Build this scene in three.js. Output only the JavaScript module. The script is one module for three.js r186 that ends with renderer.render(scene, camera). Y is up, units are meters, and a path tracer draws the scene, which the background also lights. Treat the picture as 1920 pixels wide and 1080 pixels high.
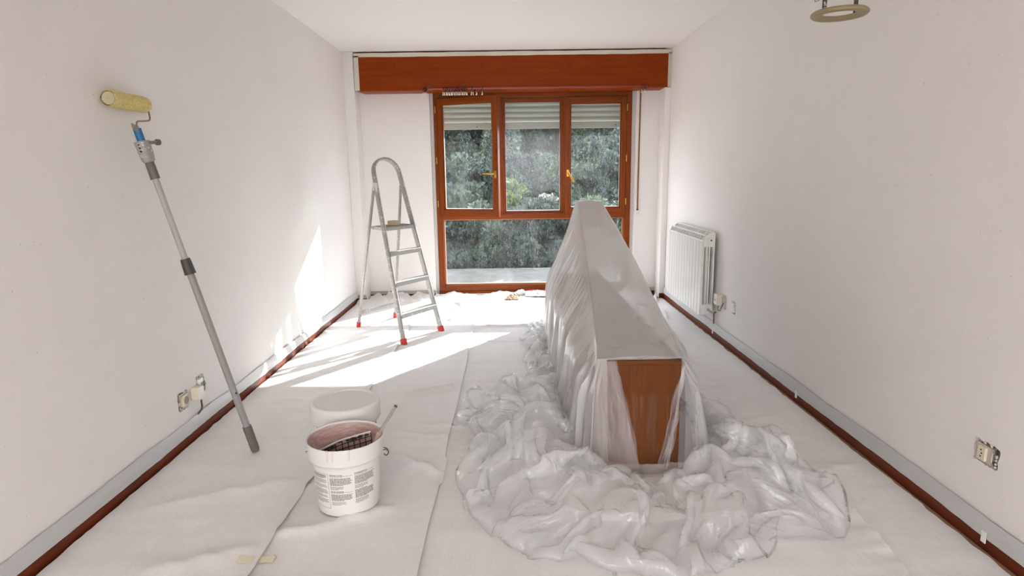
import * as THREE from 'three';
import { mergeGeometries, mergeVertices, toCreasedNormals } from 'three/addons/utils/BufferGeometryUtils.js';
import { RoundedBoxGeometry } from 'three/addons/geometries/RoundedBoxGeometry.js';
import { createNoise2D, createNoise3D } from 'simplex-noise';

// ---------------------------------------------------------------- camera, sky, sun, exposure
// x to the right, y up; the room runs away from the camera along -z ("depth" d = -z)
const scene = new THREE.Scene();
const camera = new THREE.PerspectiveCamera(50.53, 1920 / 1080, 0.05, 200);
camera.position.set(0, 1.35, 0);
camera.rotation.set(-0.18227, -0.0042847, -0.0139126, 'YXZ');

const renderer = new THREE.WebGLRenderer({ antialias: true });
renderer.toneMapping = THREE.LinearToneMapping;
renderer.toneMappingExposure = 1.41;
renderer.shadowMap.enabled = true;

const SUN_DIR = new THREE.Vector3(0.70, 0.575, -1).normalize();       // from the room towards the sun
const sun = new THREE.DirectionalLight(new THREE.Color(1.0, 0.95, 0.87), 13);
sun.position.copy(SUN_DIR).multiplyScalar(20).add(new THREE.Vector3(0, 0, -5));
sun.target.position.set(0, 0, -5);
sun.castShadow = true;
sun.shadow.mapSize.set(4096, 4096);
Object.assign(sun.shadow.camera, { left: -12, right: 12, top: 10, bottom: -10, near: 1, far: 60 });
scene.add(sun, sun.target);

scene.background = new THREE.Color().setRGB(0.97, 0.97, 1.0);            // bright hazy sky, the same all round
scene.backgroundIntensity = scene.environmentIntensity = 5.5;

// ---------------------------------------------------------------- helpers
function mulberry(a) {
  return () => { a |= 0; a = (a + 0x6d2b79f5) | 0; let t = Math.imul(a ^ (a >>> 15), 1 | a); t = (t + Math.imul(t ^ (t >>> 7), 61 | t)) ^ t; return ((t ^ (t >>> 14)) >>> 0) / 4294967296; };
}
const n2 = createNoise2D(mulberry(11)), n2b = createNoise2D(mulberry(12)), n3 = createNoise3D(mulberry(13));
const V = (x, y, d) => new THREE.Vector3(x, y, -d);                    // a point at depth d
const lerp = THREE.MathUtils.lerp, clamp = THREE.MathUtils.clamp, smooth = THREE.MathUtils.smoothstep;
const used = new Map();
function numbered(name) {
  const n = used.get(name) ?? 0; used.set(name, n + 1);
  return n ? `${name}_${String(n).padStart(3, '0')}` : name;
}
function shade(o) { o.traverse((c) => { if (c.isMesh) { c.castShadow = true; c.receiveShadow = true; } }); return o; }
function clean(list) {
  return list.map((g) => {
    const c = g.index ? g.toNonIndexed() : g.clone();
    for (const k of Object.keys(c.attributes)) if (!['position', 'normal', 'uv'].includes(k)) c.deleteAttribute(k);
    if (!c.attributes.uv) c.setAttribute('uv', new THREE.BufferAttribute(new Float32Array(c.attributes.position.count * 2), 2));
    if (!c.attributes.normal) c.computeVertexNormals();
    return c;
  });
}
const merge = (g) => (Array.isArray(g) ? (g.length === 1 ? g[0] : mergeGeometries(clean(g))) : g);
function part(name, g, m, parent) {                                    // one mesh under a thing or part
  const o = new THREE.Mesh(merge(g), m); o.name = name; parent.add(o); return shade(o);
}
function sub(name, parent) { const o = new THREE.Group(); o.name = name; parent.add(o); return o; }
function thing(name, label, category, at = new THREE.Vector3(), turn = 0, group) {
  const o = new THREE.Group(); o.name = numbered(name); o.position.copy(at); o.rotation.y = turn; scene.add(o);
  o.userData = { label, category }; if (group) o.userData.group = group;
  return o;
}
function solo(name, g, m, label, category, at = new THREE.Vector3(), group) {
  const o = new THREE.Mesh(merge(g), m); o.name = numbered(name); o.position.copy(at); scene.add(o);
  o.userData = { label, category }; if (group) o.userData.group = group;
  return shade(o);
}
function struct(name, g, m) {
  const o = g ? new THREE.Mesh(merge(g), m) : new THREE.Group(); o.name = name; o.userData = { kind: 'structure' }; scene.add(o); return shade(o);
}
// uv in metres from the face's own direction; grain = axis along which u runs
function uvMetric(g, grain = 'x', off = 0) {
  const p = g.attributes.position, n = g.attributes.normal, uv = new Float32Array(p.count * 2);
  const gi = 'xyz'.indexOf(grain);
  for (let i = 0; i < p.count; i++) {
    const P = [p.getX(i), p.getY(i), p.getZ(i)], N = [Math.abs(n.getX(i)), Math.abs(n.getY(i)), Math.abs(n.getZ(i))];
    const k = N.indexOf(Math.max(...N)), rest = [0, 1, 2].filter((a) => a !== k);
    const u = rest.includes(gi) ? gi : rest[0], v = rest.find((a) => a !== u);
    uv[2 * i] = P[u] + off; uv[2 * i + 1] = P[v] + off * 0.37 + (k === 0 ? 0.31 : 0);
  }
  g.setAttribute('uv', new THREE.BufferAttribute(uv, 2));
  return g;
}
// an axis-parallel bar between two corners, edges rounded
function bar(x0, x1, y0, y1, d0, d1, r = 0.004, grain, off) {
  const w = Math.abs(x1 - x0), h = Math.abs(y1 - y0), t = Math.abs(d1 - d0), rr = Math.min(r, w / 2.2, h / 2.2, t / 2.2);
  const g = r > 0 ? new RoundedBoxGeometry(w, h, t, 2, rr) : new THREE.BoxGeometry(w, h, t);
  g.translate((x0 + x1) / 2, (y0 + y1) / 2, -(d0 + d1) / 2);
  return uvMetric(g, grain ?? (w >= h && w >= t ? 'x' : h >= t ? 'y' : 'z'), off ?? (x0 * 3.1 + y0 * 1.7));
}
// a closed profile (a by b, superellipse power e) swept along points; side = direction of a
function sweep(points, side, a, b, { n = 12, e = 1, cap = true, scale } = {}) {
  const pos = [], idx = [], uv = []; let run = 0;
  const s0 = side.clone().normalize();
  points.forEach((p, i) => {
    const q0 = points[Math.max(0, i - 1)], q1 = points[Math.min(points.length - 1, i + 1)];
    const t = q1.clone().sub(q0).normalize(), s = s0.clone().addScaledVector(t, -s0.dot(t)).normalize(), c = new THREE.Vector3().crossVectors(t, s);
    if (i) run += p.distanceTo(points[i - 1]);
    const k = scale ? scale(i / (points.length - 1)) : 1;
    for (let j = 0; j <= n; j++) {
      const th = (j / n) * Math.PI * 2, cs = Math.cos(th), sn = Math.sin(th);
      const u = Math.sign(cs) * Math.abs(cs) ** e * a * k, v = Math.sign(sn) * Math.abs(sn) ** e * b * k;
      pos.push(p.x + s.x * u + c.x * v, p.y + s.y * u + c.y * v, p.z + s.z * u + c.z * v); uv.push(run, (j / n) * 2 * (a + b));
    }
  });
  const m = n + 1;
  for (let i = 0; i + 1 < points.length; i++) for (let j = 0; j < n; j++) { const q = i * m + j; idx.push(q, q + m, q + 1, q + 1, q + m, q + m + 1); }
  if (cap) for (const [i, f] of [[0, 0], [points.length - 1, 1]]) {
    const c = pos.length / 3, p = points[i]; pos.push(p.x, p.y, p.z); uv.push(0, 0);
    for (let j = 0; j < n; j++) { pos.push(...pos.slice((i * m + j) * 3, (i * m + j) * 3 + 3)); uv.push(0, 0); }
    for (let j = 0; j < n; j++) f ? idx.push(c, c + 1 + j, c + 1 + ((j + 1) % n)) : idx.push(c, c + 1 + ((j + 1) % n), c + 1 + j);
  }
  const g = new THREE.BufferGeometry();
  g.setAttribute('position', new THREE.Float32BufferAttribute(pos, 3)); g.setAttribute('uv', new THREE.Float32BufferAttribute(uv, 2)); g.setIndex(idx);
  g.computeVertexNormals();
  return g;
}
const tube = (points, r, o = {}) => {
  const t = points[points.length - 1].clone().sub(points[0]).normalize();
  const side = Math.abs(t.y) < 0.8 ? new THREE.Vector3(0, 1, 0) : new THREE.Vector3(1, 0, 0);
  return sweep(points, o.side ?? side, r, o.rb ?? r, { n: 10, ...o });
};
const curve = (pts, n = 24) => new THREE.CatmullRomCurve3(pts).getPoints(n);
const lathe = (pts, n = 48) => new THREE.LatheGeometry(pts.map(([r, y]) => new THREE.Vector2(r, y)), n);
// a grid surface f(u, v, i, j) -> [x, y, d]; gives uv in metres through uvf or plan coordinates
function sheet(nu, nv, f, uvf) {
  const pos = new Float32Array((nu + 1) * (nv + 1) * 3), uv = new Float32Array((nu + 1) * (nv + 1) * 2), idx = [];
  for (let j = 0, q = 0; j <= nv; j++) for (let i = 0; i <= nu; i++, q++) {
    const p = f(i / nu, j / nv, i, j); pos[q * 3] = p[0]; pos[q * 3 + 1] = p[1]; pos[q * 3 + 2] = -p[2];
    const t = uvf ? uvf(i / nu, j / nv, p) : [p[0], p[2]]; uv[q * 2] = t[0]; uv[q * 2 + 1] = t[1];
  }
  for (let j = 0; j < nv; j++) for (let i = 0; i < nu; i++) { const q = j * (nu + 1) + i; idx.push(q, q + 1, q + nu + 1, q + 1, q + nu + 2, q + nu + 1); }
  const g = new THREE.BufferGeometry();
  g.setAttribute('position', new THREE.BufferAttribute(pos, 3)); g.setAttribute('uv', new THREE.BufferAttribute(uv, 2)); g.setIndex(idx); g.computeVertexNormals();
  return g;
}

// ---------------------------------------------------------------- materials
function texture(w, h, f, { srgb = true, metres = 1, my = metres } = {}) {
  const data = new Uint8Array(w * h * 4);
  for (let y = 0; y < h; y++) for (let x = 0; x < w; x++) {
    const c = f(x / w, y / h), o = (y * w + x) * 4;
    if (typeof c === 'number') data[o] = data[o + 1] = data[o + 2] = clamp(c, 0, 1) * 255;
    else for (let k = 0; k < 3; k++) data[o + k] = clamp(c[k], 0, 1) * 255;
    data[o + 3] = 255;
  }
  const t = new THREE.DataTexture(data, w, h);
  t.wrapS = t.wrapT = THREE.RepeatWrapping; t.magFilter = THREE.LinearFilter; t.minFilter = THREE.LinearFilter;
  if (srgb) t.colorSpace = THREE.SRGBColorSpace;
  t.repeat.set(1 / metres, 1 / my); t.needsUpdate = true;
  return t;
}
// noise that repeats over the unit square
const wrapNoise = (u, v, fu, fv, s = 0) => {
  const a = u * 2 * Math.PI, b = v * 2 * Math.PI, ru = fu / (2 * Math.PI), rv = fv / (2 * Math.PI);
  return 0.5 * (n3(Math.cos(a) * ru + s, Math.sin(a) * ru, Math.cos(b) * rv + s * 2) + n3(Math.cos(b) * rv + 9 + s, Math.sin(b) * rv, Math.sin(a) * ru - s));
};
const mixc = (a, b, t) => a.map((x, i) => x + (b[i] - x) * clamp(t, 0, 1));
function woodMap(dark, mid, light, seed) {
  return texture(512, 512, (u, v) => {
    const warp = wrapNoise(u, v, 3, 4, seed) * 0.35;
    const g = wrapNoise(u, v + warp * 0.04, 2.5, 70, seed + 3), fine = wrapNoise(u, v, 16, 260, seed + 5), broad = wrapNoise(u, v, 2, 9, seed + 7);
    let c = mixc(mid, light, 0.5 + broad * 0.6 + g * 0.5);
    c = mixc(c, dark, clamp(g * 0.8 + fine * 0.5 - 0.05, 0, 0.75));
    return c;
  }, { metres: 0.9, my: 0.45 });
}
const std = (color, roughness = 0.6, o = {}) => new THREE.MeshStandardMaterial({ color, roughness, ...o });
const phys = (color, roughness, o = {}) => new THREE.MeshPhysicalMaterial({ color, roughness, ...o });

const plasterBump = texture(1024, 1024, (u, v) => {
  const roll = wrapNoise(u, v, 160, 160, 1) * 0.25 + wrapNoise(u, v, 60, 60, 2) * 0.25 + wrapNoise(u, v, 14, 22, 3) * 0.3;
  const pit = wrapNoise(u, v, 90, 90, 4);
  return 0.55 + roll * 0.3 + (pit > 0.72 ? 0.5 : 0) - (pit < -0.8 ? 0.4 : 0);
}, { srgb: false, metres: 1.6 });
const plasterMap = texture(1024, 1024, (u, v) => {
  const a = wrapNoise(u, v, 5, 5, 21) * 0.006 + wrapNoise(u, v, 18, 26, 22) * 0.004;
  const speck = wrapNoise(u, v, 120, 120, 23), s = speck > 0.8 ? 0.035 : speck < -0.86 ? -0.14 : 0;
  return [0.955 + a + s, 0.933 + a + s, 0.922 + a + s];
}, { metres: 2.3 });
const wallPaint = std(0xffffff, 0.85, { map: plasterMap, bumpMap: plasterBump, bumpScale: 0.0011 });
const ceilingPaint = std(0xf3eeea, 0.9, { bumpMap: plasterBump, bumpScale: 0.0008 });
const trimPaint = std(0xf3efe8, 0.6);
const paperMap = texture(512, 512, (u, v) => {
  const f = wrapNoise(u, v, 150, 150, 31) * 0.012 + wrapNoise(u, v, 9, 9, 32) * 0.014 + wrapNoise(u, v, 40, 40, 33) * 0.008;
  const spot = wrapNoise(u, v, 60, 60, 34) > 0.88 ? -0.06 : 0;
  return [0.945 + f + spot, 0.93 + f + spot, 0.922 + f + spot];
}, { metres: 1.3 });
const paperBump = texture(512, 512, (u, v) => 0.5 + wrapNoise(u, v, 200, 200, 35) * 0.25 + wrapNoise(u, v, 25, 12, 36) * 0.3, { srgb: false, metres: 0.8 });
const floorPaper = std(0xffffff, 0.62, { map: paperMap, bumpMap: paperBump, bumpScale: 0.0012, side: THREE.DoubleSide });
const kraft = std(0x94704e, 0.8, { side: THREE.DoubleSide });
const screed = std(0x9b7a5c, 0.7);
const frameWood = phys(0xffffff, 0.38, { specularIntensity: 0.3, map: woodMap([0.33, 0.13, 0.01], [0.49, 0.215, 0.025], [0.61, 0.30, 0.06], 1), clearcoat: 0.1, clearcoatRoughness: 0.25 });
const pelmetWood = phys(0xffffff, 0.4, { specularIntensity: 0.2, map: woodMap([0.44, 0.155, 0.005], [0.53, 0.20, 0.01], [0.59, 0.25, 0.03], 5), clearcoat: 0.05, clearcoatRoughness: 0.3 });
const baseWood = phys(0xffffff, 0.45, { specularIntensity: 0.35, map: woodMap([0.24, 0.085, 0.035], [0.37, 0.145, 0.055], [0.45, 0.19, 0.08], 9), clearcoat: 0.08, clearcoatRoughness: 0.3 });
const cabinetWood = phys(0xffffff, 0.5, { specularIntensity: 0.15, map: woodMap([0.30, 0.135, 0.02], [0.40, 0.20, 0.04], [0.455, 0.24, 0.06], 13), clearcoat: 0.0, clearcoatRoughness: 0.3 });
const maskTape = std(0xe2d9c8, 0.75);
const maskFilm = phys(0xcccbca, 0.4, { bumpMap: texture(256, 256, (u, v) => 0.5 + wrapNoise(u, v, 8, 60, 41) * 0.4, { srgb: false, metres: 0.6, my: 0.2 }), bumpScale: 0.0015, clearcoat: 0.2, clearcoatRoughness: 0.3 });
const brass = std(0xc9a04e, 0.28, { metalness: 1 });
const steel = std(0xb9b7b2, 0.35, { metalness: 1 });
const darkSteel = std(0x5d564e, 0.45, { metalness: 0.8 });
const paintSplash = texture(512, 512, (u, v) => {
  const s = wrapNoise(u, v, 26, 26, 51) + 0.5 * wrapNoise(u, v, 70, 70, 52), st = wrapNoise(u, v, 9, 9, 53);
  const base = [0.64, 0.63, 0.615];
  return mixc(base, [0.93, 0.92, 0.89], s + st * 0.5 > 0.85 ? 0.85 : s + st > 0.6 ? 0.3 : 0);
}, { metres: 0.35 });
const ladderMetal = std(0xffffff, 0.36, { metalness: 0.35, map: paintSplash });
const redRubber = std(0xc23a28, 0.55);
const greyPlastic = std(0x6b6660, 0.5);
const whitePlastic = phys(0xf0eee8, 0.42, { clearcoat: 0.2, clearcoatRoughness: 0.3 });
const creamPlastic = std(0xe6dcc4, 0.45);
const blackHole = std(0x17130f, 0.9);
const radiatorPaint = phys(0xf4f2ec, 0.32, { clearcoat: 0.4, clearcoatRoughness: 0.2 });
const shutterSlat = phys(0xcfc9b6, 0.5, { transmission: 0.06, thickness: 0 });

// ---------------------------------------------------------------- room shell
const XL = -1.68, XR = 1.706, BACK = 6.81, FRONT = -2.6, H = 2.615, OUT = 7.11;
const WX0 = -0.832, WX1 = 1.397, WY0 = 0.03, WY1 = 2.32;              // the opening for the window
const planUV = (g, a, b) => { const p = g.attributes.position, t = new Float32Array(p.count * 2); for (let i = 0; i < p.count; i++) { t[2 * i] = p.getComponent(i, a); t[2 * i + 1] = p.getComponent(i, b); } g.setAttribute('uv', new THREE.BufferAttribute(t, 2)); return g; };
const box = (x0, x1, y0, y1, d0, d1) => bar(x0, x1, y0, y1, d0, d1, 0);
// the side walls have ragged holes, 5 cm deep, where socket covers have been taken off: [depth, height, width, height of hole]
function holedWall(name, x, side, holes) {
  const s = new THREE.Shape(); s.moveTo(FRONT, 0); s.lineTo(OUT, 0); s.lineTo(OUT, H); s.lineTo(FRONT, H); s.closePath();
  holes.forEach(([d, y, w, h], n) => {
    const r = mulberry(300 + n + (side > 0 ? 9 : 0)), p = new THREE.Path(), N = 32;
    for (let k = 0; k < N; k++) { const a = -(k / N) * Math.PI * 2, c = Math.cos(a), q = Math.sin(a), m = Math.max(Math.abs(c) / (w / 2), Math.abs(q) / (h / 2)), R = (1 / m) * (0.93 + r() * 0.16); k ? p.lineTo(d + c * R, y + q * R) : p.moveTo(d + c * R, y + q * R); }
    p.closePath(); s.holes.push(p);
  });
  const g = new THREE.ExtrudeGeometry(s, { depth: 0.05, bevelEnabled: false }), p = g.attributes.position;
  for (let i = 0; i < p.count; i++) p.setXYZ(i, x + side * p.getZ(i), p.getY(i), -p.getX(i));
  if (side < 0) for (let i = 0; i < p.count; i += 3) { const a = [p.getX(i), p.getY(i), p.getZ(i)]; p.setXYZ(i, p.getX(i + 1), p.getY(i + 1), p.getZ(i + 1)); p.setXYZ(i + 1, ...a); }
  g.computeVertexNormals();
  return struct(name, [uvMetric(g, 'z'), box(x + side * 0.05, x + side * 0.2, 0, H, FRONT, OUT)], wallPaint);
}
holedWall('wall_left', XL, -1, [[2.982, 0.238, 0.098, 0.094], [3.165, 0.265, 0.088, 0.098]]);
holedWall('wall_right', XR, 1, [[4.735, 0.335, 0.085, 0.105], [4.535, 0.335, 0.076, 0.096], [2.036, 0.342, 0.108, 0.082]]);
struct('wall_front', [box(XL - 0.2, -1.5, 0, H, FRONT - 0.2, FRONT), box(1.5, XR + 0.2, 0, H, FRONT - 0.2, FRONT), box(-1.5, 1.5, 2.45, H, FRONT - 0.2, FRONT), box(-1.5, 1.5, 0, 0.1, FRONT - 0.2, FRONT)], wallPaint);
struct('wall_back', [box(XL, WX0, 0, H, BACK, OUT), box(WX1, XR, 0, H, BACK, OUT), box(WX0, WX1, WY1, H, BACK, OUT), box(WX0, WX1, -0.1, WY0, BACK, OUT), box(WX0, -0.799, WY0, WY1, 6.90, OUT), box(1.364, WX1, WY0, WY1, 6.90, OUT)], wallPaint);
struct('ceiling', box(XL - 0.2, XR + 0.2, H, H + 0.25, FRONT - 0.2, OUT), ceilingPaint);
struct('floor', box(XL - 0.2, XR + 0.2, -0.2, 0, FRONT - 0.2, OUT), screed);
struct('trim_1', bar(XL, -1.572, 0, H, 6.59, BACK, 0.004), wallPaint);          // column in the left corner
struct('trim_2', bar(1.645, XR, 0, H, 6.59, BACK, 0.004), wallPaint);           // column in the right corner

// skirting boards: brown wood, upper half hidden under pale masking film
function skirting(name, side) {
  const g = struct(name);
  const x = side < 0 ? XL : XR, s = -side;
  part('board', bar(x, x + s * 0.014, 0, 0.068, FRONT, 6.59, 0.003, 'z'), baseWood, g);
  part('masking_film', sheet(260, 3, (u, v) => {
    const d = lerp(FRONT, 6.585, u), w = n2(d * 2.1, side * 5 + v) * 0.004 + n2(d * 9, v * 2) * 0.0025;
    const y0 = 0.056 + n2(d * 0.9, 3 + side) * 0.006, y1 = 0.122 + n2(d * 1.3, 8 + side) * 0.007 + n2(d * 6, side) * 0.002;
    return [x + s * (0.0165 - v * v * 0.011 + Math.abs(w)), lerp(y0, y1, v), d];
  }, (u, v, p) => [p[2], p[1]]), maskFilm, g);
  return g;
}
skirting('baseboard_left', -1);
const bbR = skirting('baseboard_right', 1);
for (const d of [1.97, 3.42, 4.92]) part('tape_tab', bar(XR - 0.019, XR - 0.0155, 0.03, 0.072, d, d + 0.022, 0.001), trimPaint, bbR);
const bbB = struct('baseboard_back');
part('board', [bar(-1.572, WX0, 0, 0.055, BACK - 0.014, BACK, 0.003, 'x'), bar(WX1, 1.645, 0, 0.055, BACK - 0.014, BACK, 0.003, 'x')], baseWood, bbB);
part('board', [bar(XL, -1.572, 0, 0.055, 6.576, 6.59, 0.003, 'x'), bar(1.645, XR, 0, 0.055, 6.576, 6.59, 0.003, 'x')], baseWood, bbB);
part('masking_tape', [bar(-1.572, WX0, 0.045, 0.082, BACK - 0.017, BACK, 0.002, 'x'), bar(WX1, 1.645, 0.045, 0.082, BACK - 0.017, BACK, 0.002, 'x'), bar(XL, -1.575, 0.045, 0.082, 6.573, 6.59, 0.002, 'x')], std(0xb3aca2, 0.8), bbB);

// ---------------------------------------------------------------- window
const win = struct('window_1');
const FZ0 = 6.875, FZ1 = 6.965;
const mb = (name, m, parent, ...a) => part(name, bar(...a), m, parent);
const dirt = texture(1024, 1024, (u, v) => {
  const sm = wrapNoise(u, v, 3, 3, 61) * 0.5 + wrapNoise(u + 0.03 * wrapNoise(u, v, 6, 6, 60), v, 9, 6, 62) * 0.35 + wrapNoise(u, v, 26, 16, 63) * 0.16;
  const scr = Math.max(0, wrapNoise(u, v, 60, 9, 64)) * 0.10 + Math.max(0, wrapNoise(u, v, 12, 90, 65) - 0.2) * 0.08, sp = wrapNoise(u, v, 130, 130, 66) > 0.72 ? 0.16 : 0;
  return clamp(0.106 + sm * 0.125 + scr * 0.6 + sp * 0.5, 0.03, 0.5);
}, { srgb: false, metres: 1.25 });
const glass = phys(0xe6f2fa, 1.0, { roughnessMap: dirt, transmission: 1, thickness: 0, ior: 1.5, specularIntensity: 0.6 });
const sealant = phys(0xf2f4f4, 0.9, { transmission: 0.55, thickness: 0 });
// outer frame: two jambs, head, sill, transom
mb('frame_jamb', frameWood, win, -0.80, -0.735, 0.052, 2.30, FZ0, FZ1, 0.006, 'y');
mb('frame_jamb', frameWood, win, 1.295, 1.365, 0.052, 2.30, FZ0, FZ1, 0.006, 'y');
mb('frame_head', frameWood, win, -0.80, 1.365, 2.185, 2.30, FZ0 + 0.002, FZ1, 0.006, 'x');
mb('frame_sill', frameWood, win, -0.80, 1.365, 0.052, 0.125, FZ0 - 0.005, FZ1, 0.008, 'x');
mb('frame_threshold', frameWood, win, -0.80, 1.365, 0.012, 0.055, FZ0 - 0.025, FZ1, 0.006, 'x');
mb('transom', frameWood, win, -0.74, 1.30, 0.872, 0.925, FZ0 + 0.002, FZ1, 0.006, 'x');
mb('mullion', frameWood, win, -0.115, -0.055, 0.92, 2.19, FZ0 + 0.012, FZ1, 0.006, 'y');
mb('mullion', frameWood, win, 0.613, 0.667, 0.92, 2.19, FZ0 + 0.012, FZ1, 0.006, 'y');
// glazing beads around the large lower pane
part('glazing_bead', [bar(-0.74, -0.717, 0.12, 0.875, FZ0 + 0.018, FZ0 + 0.04, 0.004, 'y'), bar(1.279, 1.30, 0.12, 0.875, FZ0 + 0.018, FZ0 + 0.04, 0.004, 'y'),
  bar(-0.74, 1.30, 0.118, 0.139, FZ0 + 0.018, FZ0 + 0.04, 0.004, 'x'), bar(-0.74, 1.30, 0.862, 0.876, FZ0 + 0.018, FZ0 + 0.04, 0.004, 'x')], std(0xffffff, 0.4, { map: woodMap([0.5, 0.25, 0.1], [0.66, 0.36, 0.16], [0.76, 0.46, 0.24], 3) }), win);
function pane(parent, x0, x1, y0, y1, d, off = 0, m = glass) {
  const g = new THREE.PlaneGeometry(x1 - x0, y1 - y0); g.translate((x0 + x1) / 2, (y0 + y1) / 2, -d);
  const uv = g.attributes.uv; for (let i = 0; i < uv.count; i++) uv.setXY(i, g.attributes.position.getX(i) + off, g.attributes.position.getY(i) + off * 0.7);
  const e = 0.009;
  part('sealant', [bar(x0, x0 + e, y0, y1, d + 0.001, d + 0.004, 0), bar(x1 - e, x1, y0, y1, d + 0.001, d + 0.004, 0), bar(x0, x1, y0, y0 + e * 1.4, d + 0.001, d + 0.004, 0), bar(x0, x1, y1 - e * 0.7, y1, d + 0.001, d + 0.004, 0)], sealant, parent);
  return part('glass_pane', g, m, parent);
}
pane(win, -0.725, 1.29, 0.128, 0.87, FZ0 + 0.045, 0.3, phys(0xe6f2fa, 0.85, { roughnessMap: dirt, transmission: 1, thickness: 0, ior: 1.5, specularIntensity: 0.6 }));
// a sash in its own axes: x from its hinge side, 0 at the glass plane
function sash(x0, x1, y0, y1, st, rail, d0, d1, at, turn) {
  const s = sub('sash', win); s.position.copy(at); s.rotation.y = turn;
  mb('stile', frameWood, s, x0, x0 + st, y0, y1, d0, d1, 0.007, 'y'); mb('stile', frameWood, s, x1 - st, x1, y0, y1, d0, d1, 0.007, 'y');
  mb('rail', frameWood, s, x0 + st - 0.004, x1 - st + 0.004, y0, y0 + rail, d0 + 0.002, d1 - 0.002, 0.006, 'x'); mb('rail', frameWood, s, x0 + st - 0.004, x1 - st + 0.004, y1 - rail * 0.8, y1, d0 + 0.002, d1 - 0.002, 0.006, 'x');
  const b = 0.012, xa = x0 + st, xb = x1 - st, ya = y0 + rail, yb = y1 - rail * 0.8, dm = (d0 + d1) / 2;
  part('glazing_bead', [bar(xa, xa + b, ya, yb, d0 + 0.014, dm, 0.003, 'y'), bar(xb - b, xb, ya, yb, d0 + 0.014, dm, 0.003, 'y'), bar(xa, xb, ya, ya + b, d0 + 0.014, dm, 0.003, 'x'), bar(xa, xb, yb - b, yb, d0 + 0.014, dm, 0.003, 'x')], frameWood, s);
  pane(s, xa + 0.004, xb - 0.004, ya + 0.004, yb - 0.004, dm + 0.004, x0 * 2.3 + at.x * 3.7 + 0.6);
  return s;
}
function hinges(s, x, d) {
  for (const y of [1.05, 1.52, 2.06]) part('hinge', [tube([V(x, y - 0.035, d), V(x, y + 0.035, d)], 0.007)], brass, s);
}
function handle(s, x, y, d, dir) {                                      // rose plate, neck and lever
  const h = [bar(x - 0.013, x + 0.013, y - 0.045, y + 0.03, d - 0.006, d, 0.004), tube([V(x, y, d), V(x, y, d - 0.045)], 0.009)];
  h.push(sweep(curve([V(x, y, d - 0.045), V(x + dir.x * 0.06, y + dir.y * 0.06, d - 0.052), V(x + dir.x * 0.125, y + dir.y * 0.125, d - 0.046)], 10), new THREE.Vector3(0, 0, 1), 0.006, 0.010, { n: 10 }));
  part('handle', h, brass, s);
}
const sashL = sash(0, 0.718, 0.905, 2.178, 0.062, 0.078, -0.03, 0.03, V(-0.758, 0, 6.895), -THREE.MathUtils.degToRad(22));
hinges(sashL, -0.008, -0.036); handle(sashL, 0.687, 1.372, -0.03, { x: -1, y: 0.02 });
sash(-0.058, 0.616, 0.905, 2.18, 0.026, 0.042, 6.905, 6.955, V(0, 0, 0), 0);
const sashR = sash(0.636, 1.303, 0.905, 2.178, 0.054, 0.078, 6.862, 6.922, V(0, 0, 0), 0);
hinges(sashR, 1.309, 6.856); handle(sashR, 0.664, 1.375, 6.862, { x: 0.52, y: -0.85 });
// the second window, in the wall behind the camera: it lights everything that faces the camera
const win2 = struct('window_2');
for (const [x0, x1, y0, y1] of [[-1.5, 1.5, 0.1, 0.17], [-1.5, 1.5, 2.38, 2.45], [-1.5, -1.43, 0.17, 2.38], [1.43, 1.5, 0.17, 2.38], [-0.035, 0.035, 0.17, 2.38]]) mb('frame_bar', frameWood, win2, x0, x1, y0, y1, FRONT - 0.13, FRONT - 0.06, 0.005);
for (const s of [-1, 1]) part('glass_pane', new THREE.PlaneGeometry(1.395, 2.21).translate(s * 0.7325, 1.275, -FRONT + 0.095), phys(0xffffff, 0.02, { transmission: 1, thickness: 0, ior: 1.5 }), win2);
// rebated outer stone sill and outer reveal
part('outer_sill', bar(WX0, WX1, WY0 - 0.02, WY0 + 0.03, FZ1, OUT + 0.05, 0.006, 'x'), std(0xb9b2a6, 0.8), win);

// roller shutter, partly lowered outside the glass
const shutter = thing('roller_shutter', 'beige slatted roller shutter partly lowered outside the top of the window', 'shutter', V(0.285, 1.862, 7.05));
{
  const hw = 1.05, ph = 0.058;
  part('bottom_rail', [bar(-hw, hw, 0, 0.07, -0.009, 0.009, 0.005, 'x')], shutterSlat, shutter);
  for (const [x, m] of [[-0.62, 0], [0.38, 0], [0.93, 0]]) part('stopper', tube([V(x, 0.028, -0.014), V(x, 0.028, -0.006)], 0.006), blackHole, shutter);
  for (let k = 0; k < 8; k++) {
    const y0 = 0.073 + k * ph;
    const prof = [[0.002, 0], [-0.009, 0.005], [-0.0135, 0.017], [-0.0125, 0.030], [-0.007, 0.041], [0.002, 0.0475]];
    const g = sheet(1, prof.length - 1, (u, v, i, j) => [lerp(-hw, hw, u), y0 + prof[j][1], prof[j][0]], (u, v, p) => [p[0], p[1]]);
    const joint = [];                                                    // the hooked joint above the slat, slotted where daylight pricks through
    const r = mulberry(70 + k); let x = -hw;
    while (x < hw) { const w = 0.05 + r() * 0.16, e = Math.min(hw, x + w); joint.push(bar(x, e, y0 + 0.046, y0 + 0.0585, -0.0015, 0.0015, 0)); x = e + (k >= 3 && r() < (x < -0.1 ? 0.8 : 0.25) ? 0.006 : 0); }
    const s = part('slat', g, shutterSlat, shutter); part('joint', joint, shutterSlat, s);
  }
}

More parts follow.
